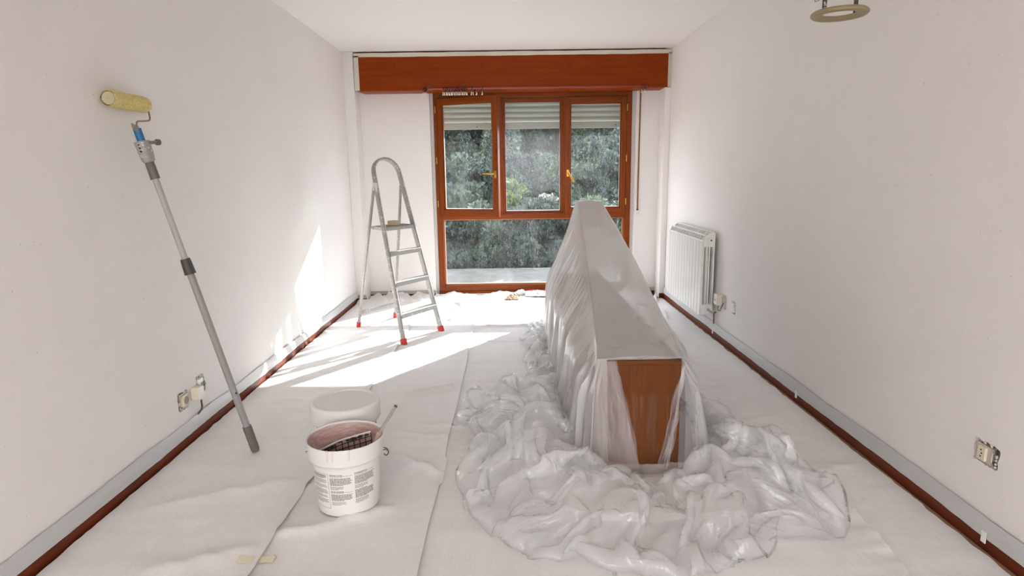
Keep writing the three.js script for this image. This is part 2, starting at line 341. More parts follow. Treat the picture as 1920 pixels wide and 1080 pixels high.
// ---------------------------------------------------------------- pelmet, curtain rod, rings
const pelmet = thing('pelmet_box', 'reddish brown wooden box above the window edged with masking tape', 'pelmet', V(0.07, 2.228, 6.58));
part('front_panel', bar(-1.585, 1.625, 0.0, 0.376, 0, 0.02, 0.004, 'x'), pelmetWood, pelmet);
part('bottom_panel', [bar(-1.585, 1.57, -0.003, 0.016, 0.02, 0.228, 0.003, 'x')], pelmetWood, pelmet);
part('end_panel', [bar(-1.605, -1.585, 0, 0.376, 0, 0.2, 0.003, 'y')], pelmetWood, pelmet);
{
  const tape = (x0, x1, y0, y1) => sheet(80, 2, (u, v) => { const wide = x1 - x0 > y1 - y0; const e = wide ? n2(u * 9, v * 3) * 0.0025 : n2(u * 2, v * 7) * 0.002; return [lerp(x0, x1, u) + (wide ? 0 : e), lerp(y0, y1, v) + (wide ? e : 0), -0.0012]; });
  part('masking_tape', tape(-1.634, 1.626, 0.332, 0.372), maskTape, pelmet);
  part('masking_tape', tape(-1.634, -1.586, 0.004, 0.345), maskTape, pelmet);
  part('masking_tape', [tape(1.598, 1.635, 0.004, 0.345), bar(1.626, 1.636, 0.0, 0.375, -0.001, 0.06, 0.001)], std(0xcfc8b8, 0.75), pelmet);
}
const ROD = { y: 2.238, d: 6.545 };
const rod = thing('curtain_rod', 'slim brown wooden curtain rod along the lower edge of the pelmet', 'curtain rod', V(0.3, ROD.y, ROD.d));
part('pole', tube([V(-1.10, 0, 0), V(1.14, 0, 0)], 0.0115, { n: 14 }), phys(0xffffff, 0.3, { map: pelmetWood.map, color: 0xffc9a0, clearcoat: 0.5, clearcoatRoughness: 0.15 }), rod);
for (const x of [-1.105, 1.145]) {
  const b = part('bracket', [bar(x - 0.012, x + 0.012, -0.03, 0.03, 0.012, 0.033, 0.004), sweep(curve([V(x, 0.02, 0.014), V(x, 0.018, -0.012), V(x, -0.012, -0.016), V(x, -0.016, 0.008)], 12), new THREE.Vector3(1, 0, 0), 0.006, 0.003)], std(0x7a3d22, 0.4), rod);
  const f = x < 0 ? -1 : 1;
  const fin = lathe([[0.0005, 0], [0.009, 0.004], [0.016, 0.02], [0.011, 0.034], [0.006, 0.04], [0.0005, 0.043]], 16); fin.rotateZ(f < 0 ? Math.PI / 2 : -Math.PI / 2); fin.translate(x + f * 0.02, 0, 0);
  part('finial', fin, pelmetWood, rod);
}
const ringWood = std(0x57230f, 0.4), hookWhite = std(0xf3ece0, 0.5);
function makeRing(label, group) {
  const t = thing('curtain_ring', label, 'curtain ring', V(0, ROD.y, ROD.d), 0, group);
  const tor = new THREE.TorusGeometry(0.0235, 0.0036, 8, 22); tor.rotateY(Math.PI / 2); tor.translate(0, -0.010, 0);
  part('ring', tor, ringWood, t);
  part('hook', sweep(curve([V(0, -0.032, 0), V(0, -0.044, -0.004), V(0.004, -0.060, -0.002), V(0.001, -0.066, 0.006), V(-0.003, -0.056, 0.008)], 12), new THREE.Vector3(1, 0, 0), 0.0036, 0.0036, { n: 7 }), hookWhite, t);
  return t;
}
const ringLabels = { bunch: 'brown curtain ring with white hook in the tight bunch near the left of the rod', trio: 'brown curtain ring with white hook in the loose trio right of the tight bunch', left: 'brown curtain ring without curtain pushed against the left rod bracket', right: 'brown curtain ring pushed up beside the right rod bracket' };
const ring0 = makeRing(ringLabels.bunch, 'bunched curtain rings on the rod');
{
  const r = mulberry(5); let first = true;
  const put = (x, label, group, tilt) => {
    const o = first ? ring0 : ring0.clone(); if (!first) { o.name = numbered('curtain_ring'); scene.add(o); } first = false;
    o.userData = { label, category: 'curtain ring', ...(group ? { group } : {}) };
    o.position.x = x; o.rotation.y = tilt; o.rotation.z = (r() - 0.5) * 0.12;
  };
  for (let k = 0; k < 18; k++) put(-0.655 + k * 0.0145 + (r() - 0.5) * 0.006, ringLabels.bunch, 'bunched curtain rings on the rod', (r() - 0.5) * 0.5);
  put(-0.362, ringLabels.trio, 'loose trio of curtain rings', 0.3); put(-0.342, ringLabels.trio, 'loose trio of curtain rings', -0.5); put(-0.312, ringLabels.trio, 'loose trio of curtain rings', 0.6);
  put(-0.250, 'single brown curtain ring hanging alone right of the others', null, 0.4);
  for (const x of [-0.855, -0.842, -0.829]) put(x, ringLabels.left, 'curtain rings at the left bracket', (r() - 0.5) * 0.3);
  put(1.395, 'brown curtain ring at the right bracket, inner of two', null, 0.1); put(1.425, 'brown curtain ring at the right bracket, outer of two', null, -0.15);
}
// shutter strap on the wall right of the window
const strap = thing('shutter_strap', 'brown shutter strap hanging down to a small white wall plate', 'strap', V(1.43, 0.9, BACK));
part('strap', sheet(2, 30, (u, v) => [lerp(-0.008, 0.008, u) + 0.006 * v, lerp(0.06, 1.36, v), -0.014 + 0.003 * Math.sin(v * 5)]), std(0x8c6238, 0.8, { side: THREE.DoubleSide }), strap);
part('wall_plate', [bar(-0.016, 0.016, -0.005, 0.165, -0.008, 0, 0.004)], trimPaint, strap);
part('guide', [bar(-0.011, 0.011, 0.052, 0.07, -0.022, -0.006, 0.003)], std(0x3b2a1c, 0.5), strap);
part('screw', tube([V(0, 0.02, -0.0105), V(0, 0.02, -0.006)], 0.004), darkSteel, strap);

// ---------------------------------------------------------------- floor paper
const rid = (x) => 1 - Math.abs(x);
// gentle relief of the protective paper: cross wrinkles and a few long creases
const CREASES = [  // x0, d0, x1, d1, height, half width
  [-0.64, 3.62, -0.34, 3.78, 0.016, 0.035], [-0.62, 3.06, -0.36, 3.02, 0.007, 0.02], [-0.5, 3.18, -0.1, 3.12, 0.006, 0.02], [-0.55, 2.78, -0.34, 2.60, 0.011, 0.04], [-0.9, 2.12, -0.5, 2.3, 0.010, 0.05],
  [-0.9, 2.45, -0.7, 2.9, 0.008, 0.04], [-1.5, 2.35, -0.98, 2.55, 0.006, 0.06], [-1.55, 3.32, -0.95, 3.42, 0.007, 0.035], [-1.4, 3.6, -0.8, 3.52, 0.005, 0.03], [-0.3, 4.3, 0.2, 4.32, 0.006, 0.03], [-0.34, 3.9, 0.1, 3.86, 0.005, 0.03],
  [0.9, 4.12, 1.32, 4.2, 0.013, 0.03], [0.95, 5.0, 1.4, 5.12, 0.012, 0.035], [1.0, 3.1, 1.5, 3.22, 0.005, 0.04], [1.1, 2.5, 1.6, 2.62, 0.006, 0.05], [-0.3, 5.35, 0.3, 5.42, 0.012, 0.03], [-1.3, 1.9, -0.95, 2.05, 0.006, 0.06],
  [1.05, 3.6, 1.6, 3.7, 0.004, 0.05], [-0.2, 4.9, 0.25, 4.85, 0.005, 0.03], [-0.25, 2.9, 0.0, 2.86, 0.004, 0.03], [-0.9, 1.85, -0.4, 1.8, 0.005, 0.05], [-0.85, 2.75, -0.8, 2.4, 0.006, 0.04],
];
function paperRelief(x, d) {
  let y = n2(x * 1.3, d * 1.9) * 0.0022 + n2(x * 1.1 + 5, d * 6.5) * 0.0016 + n2b(x * 2.4, d * 15) * 0.0007;
  for (const [x0, d0, x1, d1, hgt, w] of CREASES) {
    const ex = x1 - x0, ed = d1 - d0, L2 = ex * ex + ed * ed, t = ((x - x0) * ex + (d - d0) * ed) / L2;
    if (t < -0.15 || t > 1.15) continue;
    const px = x0 + ex * t, pd = d0 + ed * t, bend = n2(t * 3, x0 * 7) * 0.02, q = Math.abs(Math.hypot(x - px, d - pd) + ((x - px) * -ed + (d - pd) * ex > 0 ? bend : -bend)) / w;
    if (q < 3) y += 2.3 * hgt * Math.exp(-q * 1.3 - q * q * 0.3) * smooth(t, -0.15, 0.15) * (1 - smooth(t, 0.85, 1.15));
  }
  return y;
}
function floorSheet(label, x0, x1, d0, d1, y0, o = {}) {
  const step = 0.016, nu = Math.round((x1 - x0) / step), nv = Math.round((d1 - d0) / step);
  const g = sheet(nu, nv, (u, v) => {
    let d = lerp(d0, d1, v);
    const xa = x0 + (o.left ? o.left(d) : 0), xb = x1 + (o.right ? o.right(d) : 0);
    const x = lerp(xa, xb, u);
    if (o.far) d = lerp(d0, d1 + o.far(x), v);
    let y = y0 + 0.004 + paperRelief(x, d);
    const eR = (xb - x), eL = x - xa;
    if (o.curlR) y += o.curlR * Math.exp(-eR / 0.022) * (0.75 + 0.4 * n2(d * 3, 1));
    if (o.curlL) y += o.curlL * Math.exp(-eL / 0.022) * (0.75 + 0.4 * n2(d * 3, 2));
    if (o.lift) y += o.lift(x, d);
    return [x, Math.max(y, 0.0025 + y0), d];
  });
  return solo('floor_paper', g, floorPaper, label, 'floor paper');
}
const rag = (d, s, a) => n2(d * 2.2, s) * a + n2(d * 9, s + 4) * a * 0.5 + Math.max(0, n2(d * 5, s + 8) - 0.3) * a * 0.9;
floorSheet('white protective paper strip along the left wall under the roller pole', XL + 0.022, -0.905, -2.55, 6.56, 0.006, { left: (d) => Math.abs(rag(d, 1, 0.007)), curlR: 0.011, lift: (x, d) => Math.max(0, 0.035 * smooth(d, 6.42, 6.56)) * (0.7 + n2(x * 12, 3) * 0.6) });
floorSheet('white protective paper strip with creases under the two buckets', -0.96, -0.325, -2.55, 6.78, 0.003, { left: (d) => n2(d * 0.8, 21) * 0.006, right: (d) => n2(d * 0.9, 22) * 0.008 + (d < 2.75 && d > 2.5 ? 0.012 : 0), curlR: 0.011 });
floorSheet('wide white protective paper strip under the plastic sheet up to the right wall', -0.345, XR - 0.02, -2.55, 6.56, 0, { left: (d) => -0.03 + n2(d * 0.7, 23) * 0.006, right: (d) => -Math.abs(rag(d, 3, 0.009)) - 0.008 });
// ragged pieces folded up against the back wall and the corners
function scrap(label, pts, rise, o = {}) {   // pts: near edge left, near edge right, far edge left, far edge right as [x, d]
  const nu = 70, nv = 14;
  const g = sheet(nu, nv, (u, v) => {
    const a = [lerp(pts[0][0], pts[1][0], u), lerp(pts[0][1], pts[1][1], u)], b = [lerp(pts[2][0], pts[3][0], u), lerp(pts[2][1], pts[3][1], u)];
    const torn = (n2(u * 4 + pts[0][0] * 3, pts[0][1]) * 0.4 + n2(u * 13, pts[1][0]) * 0.14 + Math.max(0, n2(u * 8, 5 + pts[0][0])) * 0.4);
    const vv = v * (1 + torn * (o.torn ?? 0.3));
    const x = lerp(a[0], b[0], vv) + n2(u * 6, v * 2) * 0.008, d = Math.min(lerp(a[1], b[1], Math.min(vv, o.maxv ?? 9)), o.maxd ?? 9);
    const y = lerp(0.0005, 0.0115, smooth(v, 0, 0.25)) + rise * vv * vv * (1 + torn) + n2(u * 9, v * 3 + pts[0][0]) * 0.008 * vv + paperRelief(x, d) * 0.5 + (o.front ? o.front * Math.max(0, n2(u * 6, 3)) * (1 - v) ** 3 : 0);
    return [x, y, d];
  });
  return solo('floor_paper', g, floorPaper, label, 'floor paper');
}
scrap('torn white paper edge folded up against the skirting behind the step ladder', [[-1.56, 6.50], [-0.80, 6.55], [-1.56, 6.79], [-0.80, 6.79]], 0.036, { torn: 0.5, maxd: 6.785 });
scrap('torn white paper edge lapping onto the wooden window threshold', [[-0.84, 6.52], [0.42, 6.52], [-0.84, 6.83], [0.42, 6.83]], 0.028, { torn: 0.3, maxd: 6.84 });
scrap('loose white paper scraps in the far right corner beside the radiator', [[0.95, 6.25], [1.50, 6.15], [0.95, 6.76], [1.62, 6.55]], 0.03, { torn: 0.5, front: 0.05, maxd: 6.785 });
scrap('ragged white paper flap with a curled point in front of the radiator', [[0.98, 5.35], [1.46, 5.48], [0.98, 5.95], [1.55, 5.9]], 0.012, { torn: 0.3, front: 0.035 });
// overlapping sheet whose torn corner shows at the lower right
{
  const g = sheet(80, 60, (u, v) => {
    const edge = 1.36 + n2(v * 4, 31) * 0.012 + (v > 0.8 ? -(v - 0.8) * 0.02 : 0) + smooth(v, 0.35, 0.8) * 0.02 - (1 - v) * 0.08;
    const x = lerp(0.35, edge, u), d = lerp(1.45, 2.23 + n2(u * 5, 33) * 0.012, v);
    return [x, 0.010 + paperRelief(x, d) + 0.012 * Math.exp(-(edge - x) / 0.05) * (0.8 + n2(v * 6, 2) * 0.7) + 0.006 * smooth(v, 0.9, 1), d];
  });
  solo('floor_paper', g, floorPaper, 'extra sheet of white paper with a torn right edge beneath the plastic in the foreground', 'floor paper');
}
// the curled tear between the ladder and the plastic sheet
solo('paper_strip', sheet(40, 6, (u, v) => { const d = lerp(5.64, 6.62, u), x = -0.55 + n2(u * 2.2, 4) * 0.03 + Math.sin(u * 3) * 0.02; return [x + lerp(-0.028, 0.028, v), 0.012 + 0.032 * Math.sin(v * Math.PI * 0.6) * (0.4 + 0.6 * u) + n2(u * 7, v) * 0.003, d]; }), floorPaper, 'narrow curled white paper strip lying on the sunlit floor between ladder and window', 'paper strip');
solo('yellow_tape', sheet(14, 3, (u, v) => { const x = lerp(-0.985, -0.855, u), d = lerp(1.955, 1.992, v) + n2(u * 3, 6) * 0.004; return [x, 0.0145 + Math.max(0, paperRelief(x, d)), d]; }), std(0xe9e3c8, 0.6), 'short piece of pale yellow tape bridging the paper seam in the foreground', 'tape');

// ---------------------------------------------------------------- furniture under the plastic
const cab = thing('low_cabinet', 'long low brown wooden cabinet seen through the clear plastic sheet', 'cabinet', V(0.566, 0, 2.565));
const CW = 0.185, CL = 2.5, CH = 0.545;
part('front_panel', bar(-CW, CW, 0.012, CH - 0.02, 0, 0.02, 0.003, 'y'), cabinetWood, cab);
part('top_panel', bar(-CW, CW, CH - 0.02, CH, 0, CL, 0.003, 'z'), cabinetWood, cab);
part('side_panel', bar(-CW, -CW + 0.02, 0.012, CH - 0.02, 0.02, CL, 0.003, 'z'), cabinetWood, cab);
part('side_panel', bar(CW - 0.02, CW, 0.012, CH - 0.02, 0.02, CL, 0.003, 'z'), cabinetWood, cab);
part('back_panel', bar(-CW + 0.02, CW - 0.02, 0.012, CH - 0.02, CL - 0.02, CL, 0.002, 'y'), cabinetWood, cab);
part('plinth', bar(-CW + 0.012, CW - 0.012, 0, 0.012, 0.012, CL - 0.012, 0), darkSteel, cab);
const crate = thing('storage_box', 'tall pale box standing on the far end of the cabinet under the plastic peak', 'box', V(0.635, CH, 4.80));
part('body', bar(-0.085, 0.085, 0, 0.575, 0, 0.22, 0.006, 'y'), std(0xd9d5cf, 0.7), crate);
part('lid', bar(-0.09, 0.09, 0.565, 0.592, -0.005, 0.225, 0.006, 'x'), std(0xc9c3ba, 0.7), crate);

// ---------------------------------------------------------------- the plastic sheet
// Built round the furniture as rings (u) from the ridge down to the floor and out into the crumpled hem (rows),
// then the loose rows are relaxed as a nearly inextensible film.
{
  const NU = 620, RT = 10, RS = 34, RH = 74;                              // rows: roof, hanging side, heap
  const rows = RT + RS + RH + 1;
  // stations round the sheet, anticlockwise from the back: ridge S, roof edge E, shoulder G, floor contact B, hem Q (x, y?, d) and mound height m
  const ST = [
    { w: 0, S: [0.64, 1.148, 4.93], E: [0.64, 1.14, 5.03], G: [0.64, 0.55, 5.13], B: [0.64, 5.2], Q: [0.62, 5.5], m: 0.05 },
    { w: 0.35, S: [0.60, 1.148, 4.93], E: [0.548, 1.14, 5.02], G: [0.40, 0.55, 5.10], B: [0.36, 5.2], Q: [0.28, 5.6], m: 0.06 },
    { w: 0.35, S: [0.60, 1.146, 4.86], E: [0.543, 1.14, 4.80], G: [0.352, 0.53, 4.85], B: [0.335, 4.8], Q: [0.13, 4.85], m: 0.09 },
    { w: 0.7, S: [0.59, 0.99, 4.15], E: [0.50, 0.965, 4.15], G: [0.352, 0.52, 4.15], B: [0.325, 4.15], Q: [0.15, 4.1], m: 0.12 },
    { w: 0.8, S: [0.575, 0.80, 3.45], E: [0.45, 0.78, 3.45], G: [0.356, 0.50, 3.45], B: [0.32, 3.5], Q: [0.02, 3.62], m: 0.13 },
    { w: 0.6, S: [0.57, 0.69, 3.0], E: [0.42, 0.665, 3.0], G: [0.357, 0.48, 3.0], B: [0.31, 3.15], Q: [-0.22, 3.36], m: 0.20 },
    { w: 0.5, S: [0.565, 0.60, 2.70], E: [0.395, 0.588, 2.70], G: [0.358, 0.45, 2.70], B: [0.32, 2.86], Q: [-0.17, 2.78], m: 0.19 },
    { w: 0.4, S: [0.56, 0.56, 2.58], E: [0.377, 0.555, 2.556], G: [0.366, 0.40, 2.545], B: [0.36, 2.55], Q: [-0.16, 2.30], m: 0.16 },
    { w: 0.55, S: [0.56, 0.556, 2.575], E: [0.43, 0.553, 2.553], G: [0.43, 0.40, 2.55], B: [0.45, 2.50], Q: [0.02, 2.03], m: 0.13 },
    { w: 0.45, S: [0.565, 0.555, 2.575], E: [0.52, 0.552, 2.553], G: [0.53, 0.40, 2.55], B: [0.545, 2.47], Q: [0.30, 1.88], m: 0.15 },
    { w: 0.45, S: [0.58, 0.555, 2.575], E: [0.62, 0.552, 2.553], G: [0.61, 0.40, 2.55], B: [0.585, 2.47], Q: [0.62, 1.84], m: 0.10 },
    { w: 0.45, S: [0.60, 0.555, 2.575], E: [0.70, 0.553, 2.553], G: [0.70, 0.40, 2.55], B: [0.70, 2.48], Q: [0.88, 1.97], m: 0.15 },
    { w: 0.5, S: [0.60, 0.56, 2.58], E: [0.756, 0.555, 2.556], G: [0.772, 0.40, 2.55], B: [0.82, 2.55], Q: [1.21, 2.07], m: 0.19 },
    { w: 0.5, S: [0.60, 0.60, 2.72], E: [0.758, 0.592, 2.72], G: [0.81, 0.42, 2.72], B: [0.90, 2.72], Q: [1.28, 2.42], m: 0.19 },
    { w: 0.5, S: [0.605, 0.70, 3.05], E: [0.759, 0.683, 3.05], G: [0.83, 0.48, 3.05], B: [0.93, 3.05], Q: [1.19, 2.85], m: 0.12 },
    { w: 0.6, S: [0.61, 0.84, 3.6], E: [0.758, 0.83, 3.6], G: [0.83, 0.52, 3.6], B: [0.90, 3.6], Q: [1.06, 3.5], m: 0.09 },
    { w: 0.7, S: [0.63, 1.0, 4.2], E: [0.748, 0.985, 4.2], G: [0.80, 0.54, 4.2], B: [0.85, 4.2], Q: [0.96, 4.3], m: 0.07 },
    { w: 0.6, S: [0.66, 1.146, 4.86], E: [0.728, 1.14, 4.80], G: [0.765, 0.55, 4.82], B: [0.80, 4.85], Q: [0.90, 5.0], m: 0.06 },
    { w: 0.3, S: [0.66, 1.148, 4.93], E: [0.726, 1.14, 5.02], G: [0.75, 0.55, 5.11], B: [0.77, 5.2], Q: [0.80, 5.5], m: 0.05 },
  ];
  const cum = [0]; for (let k = 1; k <= ST.length; k++) cum.push(cum[k - 1] + (ST[k % ST.length].w || 0.3));
  const cr = (a, b, c, d, t) => 0.5 * (2 * b + (c - a) * t + (2 * a - 5 * b + 4 * c - d) * t * t + (3 * b - a - 3 * c + d) * t * t * t);
  const at = (u) => {                                                     // linear for what lies on furniture, smooth for the hem
    const L = u * cum[ST.length]; let k = 0; while (k < ST.length - 1 && cum[k + 1] < L) k++;
    const t = (L - cum[k]) / (cum[k + 1] - cum[k]), N = ST.length, A = ST[(k + N - 1) % N], B = ST[k], C = ST[(k + 1) % N], D = ST[(k + 2) % N];
    const lin = (f) => B[f].map((v, i) => lerp(v, C[f][i], t)), smo = (f) => B[f].map((v, i) => cr(A[f][i], v, C[f][i], D[f][i], t));
    const S = lin('S'), f = clamp((S[2] - 2.575) / 2.355, 0, 1); S[0] = lerp(0.585, 0.64, f);
    return { S, E: lin('E'), G: lin('G'), B: smo('B'), Q: smo('Q'), m: Math.max(0.02, cr(A.m, B.m, C.m, D.m, t)), k: k + t };
  };
  const P = new Float32Array(NU * rows * 3), id = (i, j) => (j * NU + ((i % NU) + NU) % NU);
  const set = (q, x, y, d) => { P[q * 3] = x; P[q * 3 + 1] = y; P[q * 3 + 2] = -d; };
  const front = (k) => smooth(k, 7, 8) * (1 - smooth(k, 11, 12));         // how far the station lies on the front face
  for (let i = 0; i < NU; i++) {
    const u = i / NU, s = at(u), ox = s.B[0] - s.G[0], od = s.B[1] - s.G[2];
    // outward direction in plan
    const c = at((i + 2) / NU % 1), b = at((i - 2 + NU) / NU % 1); let tx = c.Q[0] + c.B[0] - b.Q[0] - b.B[0], td = c.Q[1] + c.B[1] - b.Q[1] - b.B[1]; const tl = Math.hypot(tx, td) || 1; tx /= tl; td /= tl;
    let nx = s.Q[0] - s.B[0], nd = s.Q[1] - s.B[1]; const nl = Math.hypot(nx, nd); nx /= nl; nd /= nl;
    const arc = u * 9.5, fr = front(s.k);
    for (let j = 0; j <= RT; j++) {                                       // roof, almost taut with faint drag lines
      const t = j / RT, w = n2(arc * 2.2, t * 1.3) * 0.004 * Math.sin(Math.PI * t);
      set(id(i, j), lerp(s.S[0], s.E[0], t), lerp(s.S[1], s.E[1], t) + 0.004 + w, lerp(s.S[2], s.E[2], t));
    }
    for (let j = 1; j <= RS; j++) {                                       // hanging side: edge, shoulder, floor
      const t = j / RS, a = (1 - t) * (1 - t), bb = 2 * t * (1 - t), cc = t * t;
      const th = 0.45; let x, y, d;
      if (t < th) { const q = t / th; x = lerp(s.E[0], s.G[0], q); y = lerp(s.E[1], s.G[1], q); d = lerp(s.E[2], s.G[2], q); }
      else { const q = (t - th) / (1 - th); x = lerp(s.G[0], s.B[0], q); y = lerp(s.G[1], 0.05, q); d = lerp(s.G[2], s.B[1], q); }
      // vertical folds, deeper towards the floor
      const grow = smooth(t, 0.0, 0.5) * (1 - 0.35 * fr), f1 = n2(arc * 3.1 + y * 0.35, 3), f2 = n2(arc * 5.2 - y * 0.4, 7), f3 = n2(arc * 12, y * 1.2 + 9);
      const out = grow * ((f1 * 0.5 + 0.5) * 0.055 + rid(f2) * 0.034 + f3 * 0.004) * (1 - fr * 0.75) + fr * grow * (0.5 + 0.5 * f2) * 0.008;
      const side = grow * (n2(arc * 4, y * 0.6 + 20) * 0.028 + n2(arc * 8, 40) * 0.008) * (1 - fr);
      set(id(i, RT + j), x + nx * out + tx * side, y, d + nd * out + td * side);
    }
    // heap
    for (let j = 1; j <= RH; j++) {
      const t = j / RH, q = RT + RS + j; let px, pd, y;
      const turn = 0.74, r0 = t < turn ? t / turn : 1 - ((t - turn) / (1 - turn)) * 0.5;      // out to the fold, then back underneath
      px = lerp(s.B[0], s.Q[0], r0); pd = lerp(s.B[1], s.Q[1], r0);
      if (t < turn) { const z = t / turn; y = 0.05 * (1 - z) + s.m * Math.pow(Math.sin(Math.PI * Math.pow(z, 0.85)), 0.75) + 0.03 * z; } else y = 0.03 * (1 - (t - turn) / (1 - turn)) + 0.012;
      const env = t < turn ? smooth(t, 0, 0.18) : 0.35 * (1 - (t - turn) / (1 - turn));
      const wx = px + n2(px * 2, pd * 2) * 0.16, wd = pd + n2b(px * 2, pd * 2) * 0.16;
      const big = rid(n2(wx * 2.1 + 3, wd * 2.1)) - 0.5, med = rid(n2b(wx * 5.2, wd * 5.2)) - 0.55, small = rid(n2(wx * 15 + 7, wd * 15)) - 0.5;
      const radial = rid(n2(arc * 1.9, t * 0.8 + 4)) - 0.5;
      const amp = 0.3 + s.m * 3.2;
      y += env * amp * (big * 0.11 + med * 0.055 + small * 0.008 + radial * 0.07);
      const lat = env * amp * (n2b(wx * 3 + 9, wd * 3) * 0.05 + n2(wx * 7, wd * 7 + 5) * 0.016);
      const lon = env * amp * (n2(wx * 3 - 9, wd * 3) * 0.05 + n2b(wx * 7, wd * 7 - 5) * 0.016);
      set(id(i, q), px + lat, Math.max(y, 0.014), pd + lon);
    }
  }
  // relax the heap: every edge keeps the length of a slightly over-long sheet, bending is weak, the floor and the cabinet push back
  const first = RT + RS + 2, X = P.slice(), len = (a, b) => Math.hypot(P[a * 3] - P[b * 3], P[a * 3 + 1] - P[b * 3 + 1], P[a * 3 + 2] - P[b * 3 + 2]);
  const C = [], Lr = [], Kr = [];
  const add = (a, b, l, k) => { C.push(a, b); Lr.push(l); Kr.push(k); };
  for (let j = first - 1; j < rows; j++) for (let i = 0; i < NU; i++) {
    // mean spacing over a neighbourhood keeps the film even
    let su = 0, sv = 0, n = 0;
    for (let k = -6; k <= 6; k++) { su += len(id(i + k, j), id(i + k + 1, j)); if (j + 1 < rows) sv += len(id(i + k, j), id(i + k, j + 1)); n++; }
    su /= n; sv /= n;
    add(id(i, j), id(i + 1, j), su, 0.9);
    if (j + 1 < rows) { add(id(i, j), id(i, j + 1), sv, 0.9); const dg = Math.hypot(su, sv); add(id(i, j), id(i + 1, j + 1), dg, 0.35); add(id(i + 1, j), id(i, j + 1), dg, 0.35); }
    add(id(i, j), id(i + 5, j), su * 5, 0.06); if (j + 5 < rows) add(id(i, j), id(i, j + 5), sv * 5, 0.06);
  }
  const V0 = new Float32Array(P.length), pinned = first * NU;
  const ITER = 220;
  for (let it = 0; it < ITER; it++) {
    for (let q = pinned; q < NU * rows; q++) { const o = q * 3; V0[o] = P[o]; V0[o + 1] = P[o + 1]; V0[o + 2] = P[o + 2]; P[o + 1] -= 0.00025; }
    const grow = 1 + 0.09 * Math.min(1, it / 150);
    for (let c = 0; c < Lr.length; c++) {
      const a = C[2 * c], b = C[2 * c + 1], wa = a < pinned ? 0 : 1, wb = b < pinned ? 0 : 1; if (!(wa + wb)) continue;
      const ax = a * 3, bx = b * 3, dx = P[bx] - P[ax], dy = P[bx + 1] - P[ax + 1], dz = P[bx + 2] - P[ax + 2], l = Math.sqrt(dx * dx + dy * dy + dz * dz) + 1e-9;
      const k = (Kr[c] * (l - Lr[c] * grow)) / l / (wa + wb);
      P[ax] += dx * k * wa; P[ax + 1] += dy * k * wa; P[ax + 2] += dz * k * wa; P[bx] -= dx * k * wb; P[bx + 1] -= dy * k * wb; P[bx + 2] -= dz * k * wb;
    }
    for (let q = pinned; q < NU * rows; q++) {
      const o = q * 3; if (P[o + 1] < 0.013) P[o + 1] = 0.013 + (P[o + 1] < 0 ? 0.001 : 0);
      const x = P[o], y = P[o + 1], d = -P[o + 2];
      if (y < CH + 0.004 && x > 0.374 && x < 0.759 && d > 2.55 && d < 5.07) { const e = [x - 0.374, 0.759 - x, d - 2.55]; const k = e.indexOf(Math.min(...e)); if (k === 0) P[o] = 0.374; else if (k === 1) P[o] = 0.759; else P[o + 2] = -2.55; }
    }
  }
  const idx = [], hang = [], split = [];
  for (let j = 0; j + 1 < rows; j++) for (let i = 0; i < NU; i++) {
    const a = id(i, j), b = id(i + 1, j), c = id(i, j + 1), e = id(i + 1, j + 1), d = -P[a * 3 + 2], x = P[a * 3];
    const face = d < 2.60 && j >= RT && j < RT + RS - 3 && x > 0.42 && x < 0.80;
    (face ? split : j < RT + RS - 3 ? hang : idx).push(...((i + j) % 2 ? [a, c, b, b, c, e] : [a, c, e, a, e, b]));
  }
  const UV = new Float32Array(NU * rows * 2);
  for (let j = 0; j < rows; j++) for (let i = 0; i < NU; i++) { const q = id(i, j); UV[q * 2] = (i / NU) * 9.6; UV[q * 2 + 1] = j <= RT + RS ? j * 0.028 : 1.23 + (j - RT - RS) * 0.0135; }
  const surface = (index) => { const g = new THREE.BufferGeometry(); g.setAttribute('position', new THREE.BufferAttribute(P, 3)); g.setAttribute('uv', new THREE.BufferAttribute(UV, 2)); g.setIndex(index); return g; };
  const whole = surface([...idx, ...hang, ...split]); whole.computeVertexNormals();
  const cut = (index) => { const g = surface(index); g.setAttribute('normal', whole.attributes.normal); return g; };
  // fine crinkles of the film: sharp little ridges running every way
  const crinkle = texture(512, 512, (u, v) => {
    const w = 0.02 * wrapNoise(u, v, 7, 7, 120), a = rid(wrapNoise(u + w, v - w, 14, 14, 121)), b = rid(wrapNoise(u - w, v + w, 26, 26, 122)), c = rid(wrapNoise(u, v, 46, 46, 123));
    return 0.1 + a ** 6 * 0.45 + b ** 6 * 0.28 + c ** 4 * 0.12;
  }, { srgb: false, metres: 0.8 });
  const film = phys(0xffffff, 0.2, { transmission: 0.77, thickness: 0, clearcoat: 1, clearcoatRoughness: 0.15, ior: 1.5, side: THREE.DoubleSide, bumpMap: crinkle, bumpScale: 0.0035 });
  const hangFilm = phys(0xffffff, 0.2, { specularIntensity: 1, transmission: 0.75, thickness: 0, ior: 1.5, side: THREE.DoubleSide });
  const milkyFilm = phys(0xffffff, 0.5, { specularIntensity: 0.3, transmission: 0.82, thickness: 0, ior: 1.5, side: THREE.DoubleSide });
  const tautFilm = phys(0xffffff, 0.12, { specularIntensity: 0.12, transmission: 0.992, thickness: 0, ior: 1.5, side: THREE.DoubleSide });
  const pleatFilm = phys(0xffffff, 0.22, { specularIntensity: 0.6, transmission: 0.88, thickness: 0, ior: 1.5, side: THREE.DoubleSide });
  const t = thing('plastic_sheet', 'large crumpled sheet of clear plastic film draped over the cabinet and piled on the floor', 'plastic sheet');
  // the film over the cabinet front is cut exactly along the lines where it turns from folded to taut
  const W = [whole.attributes.position, whole.attributes.normal, whole.attributes.uv], vert = (q) => [...[0, 1, 2].map((k) => W[0].array[q * 3 + k]), ...[0, 1, 2].map((k) => W[1].array[q * 3 + k]), W[2].array[q * 2], W[2].array[q * 2 + 1]];
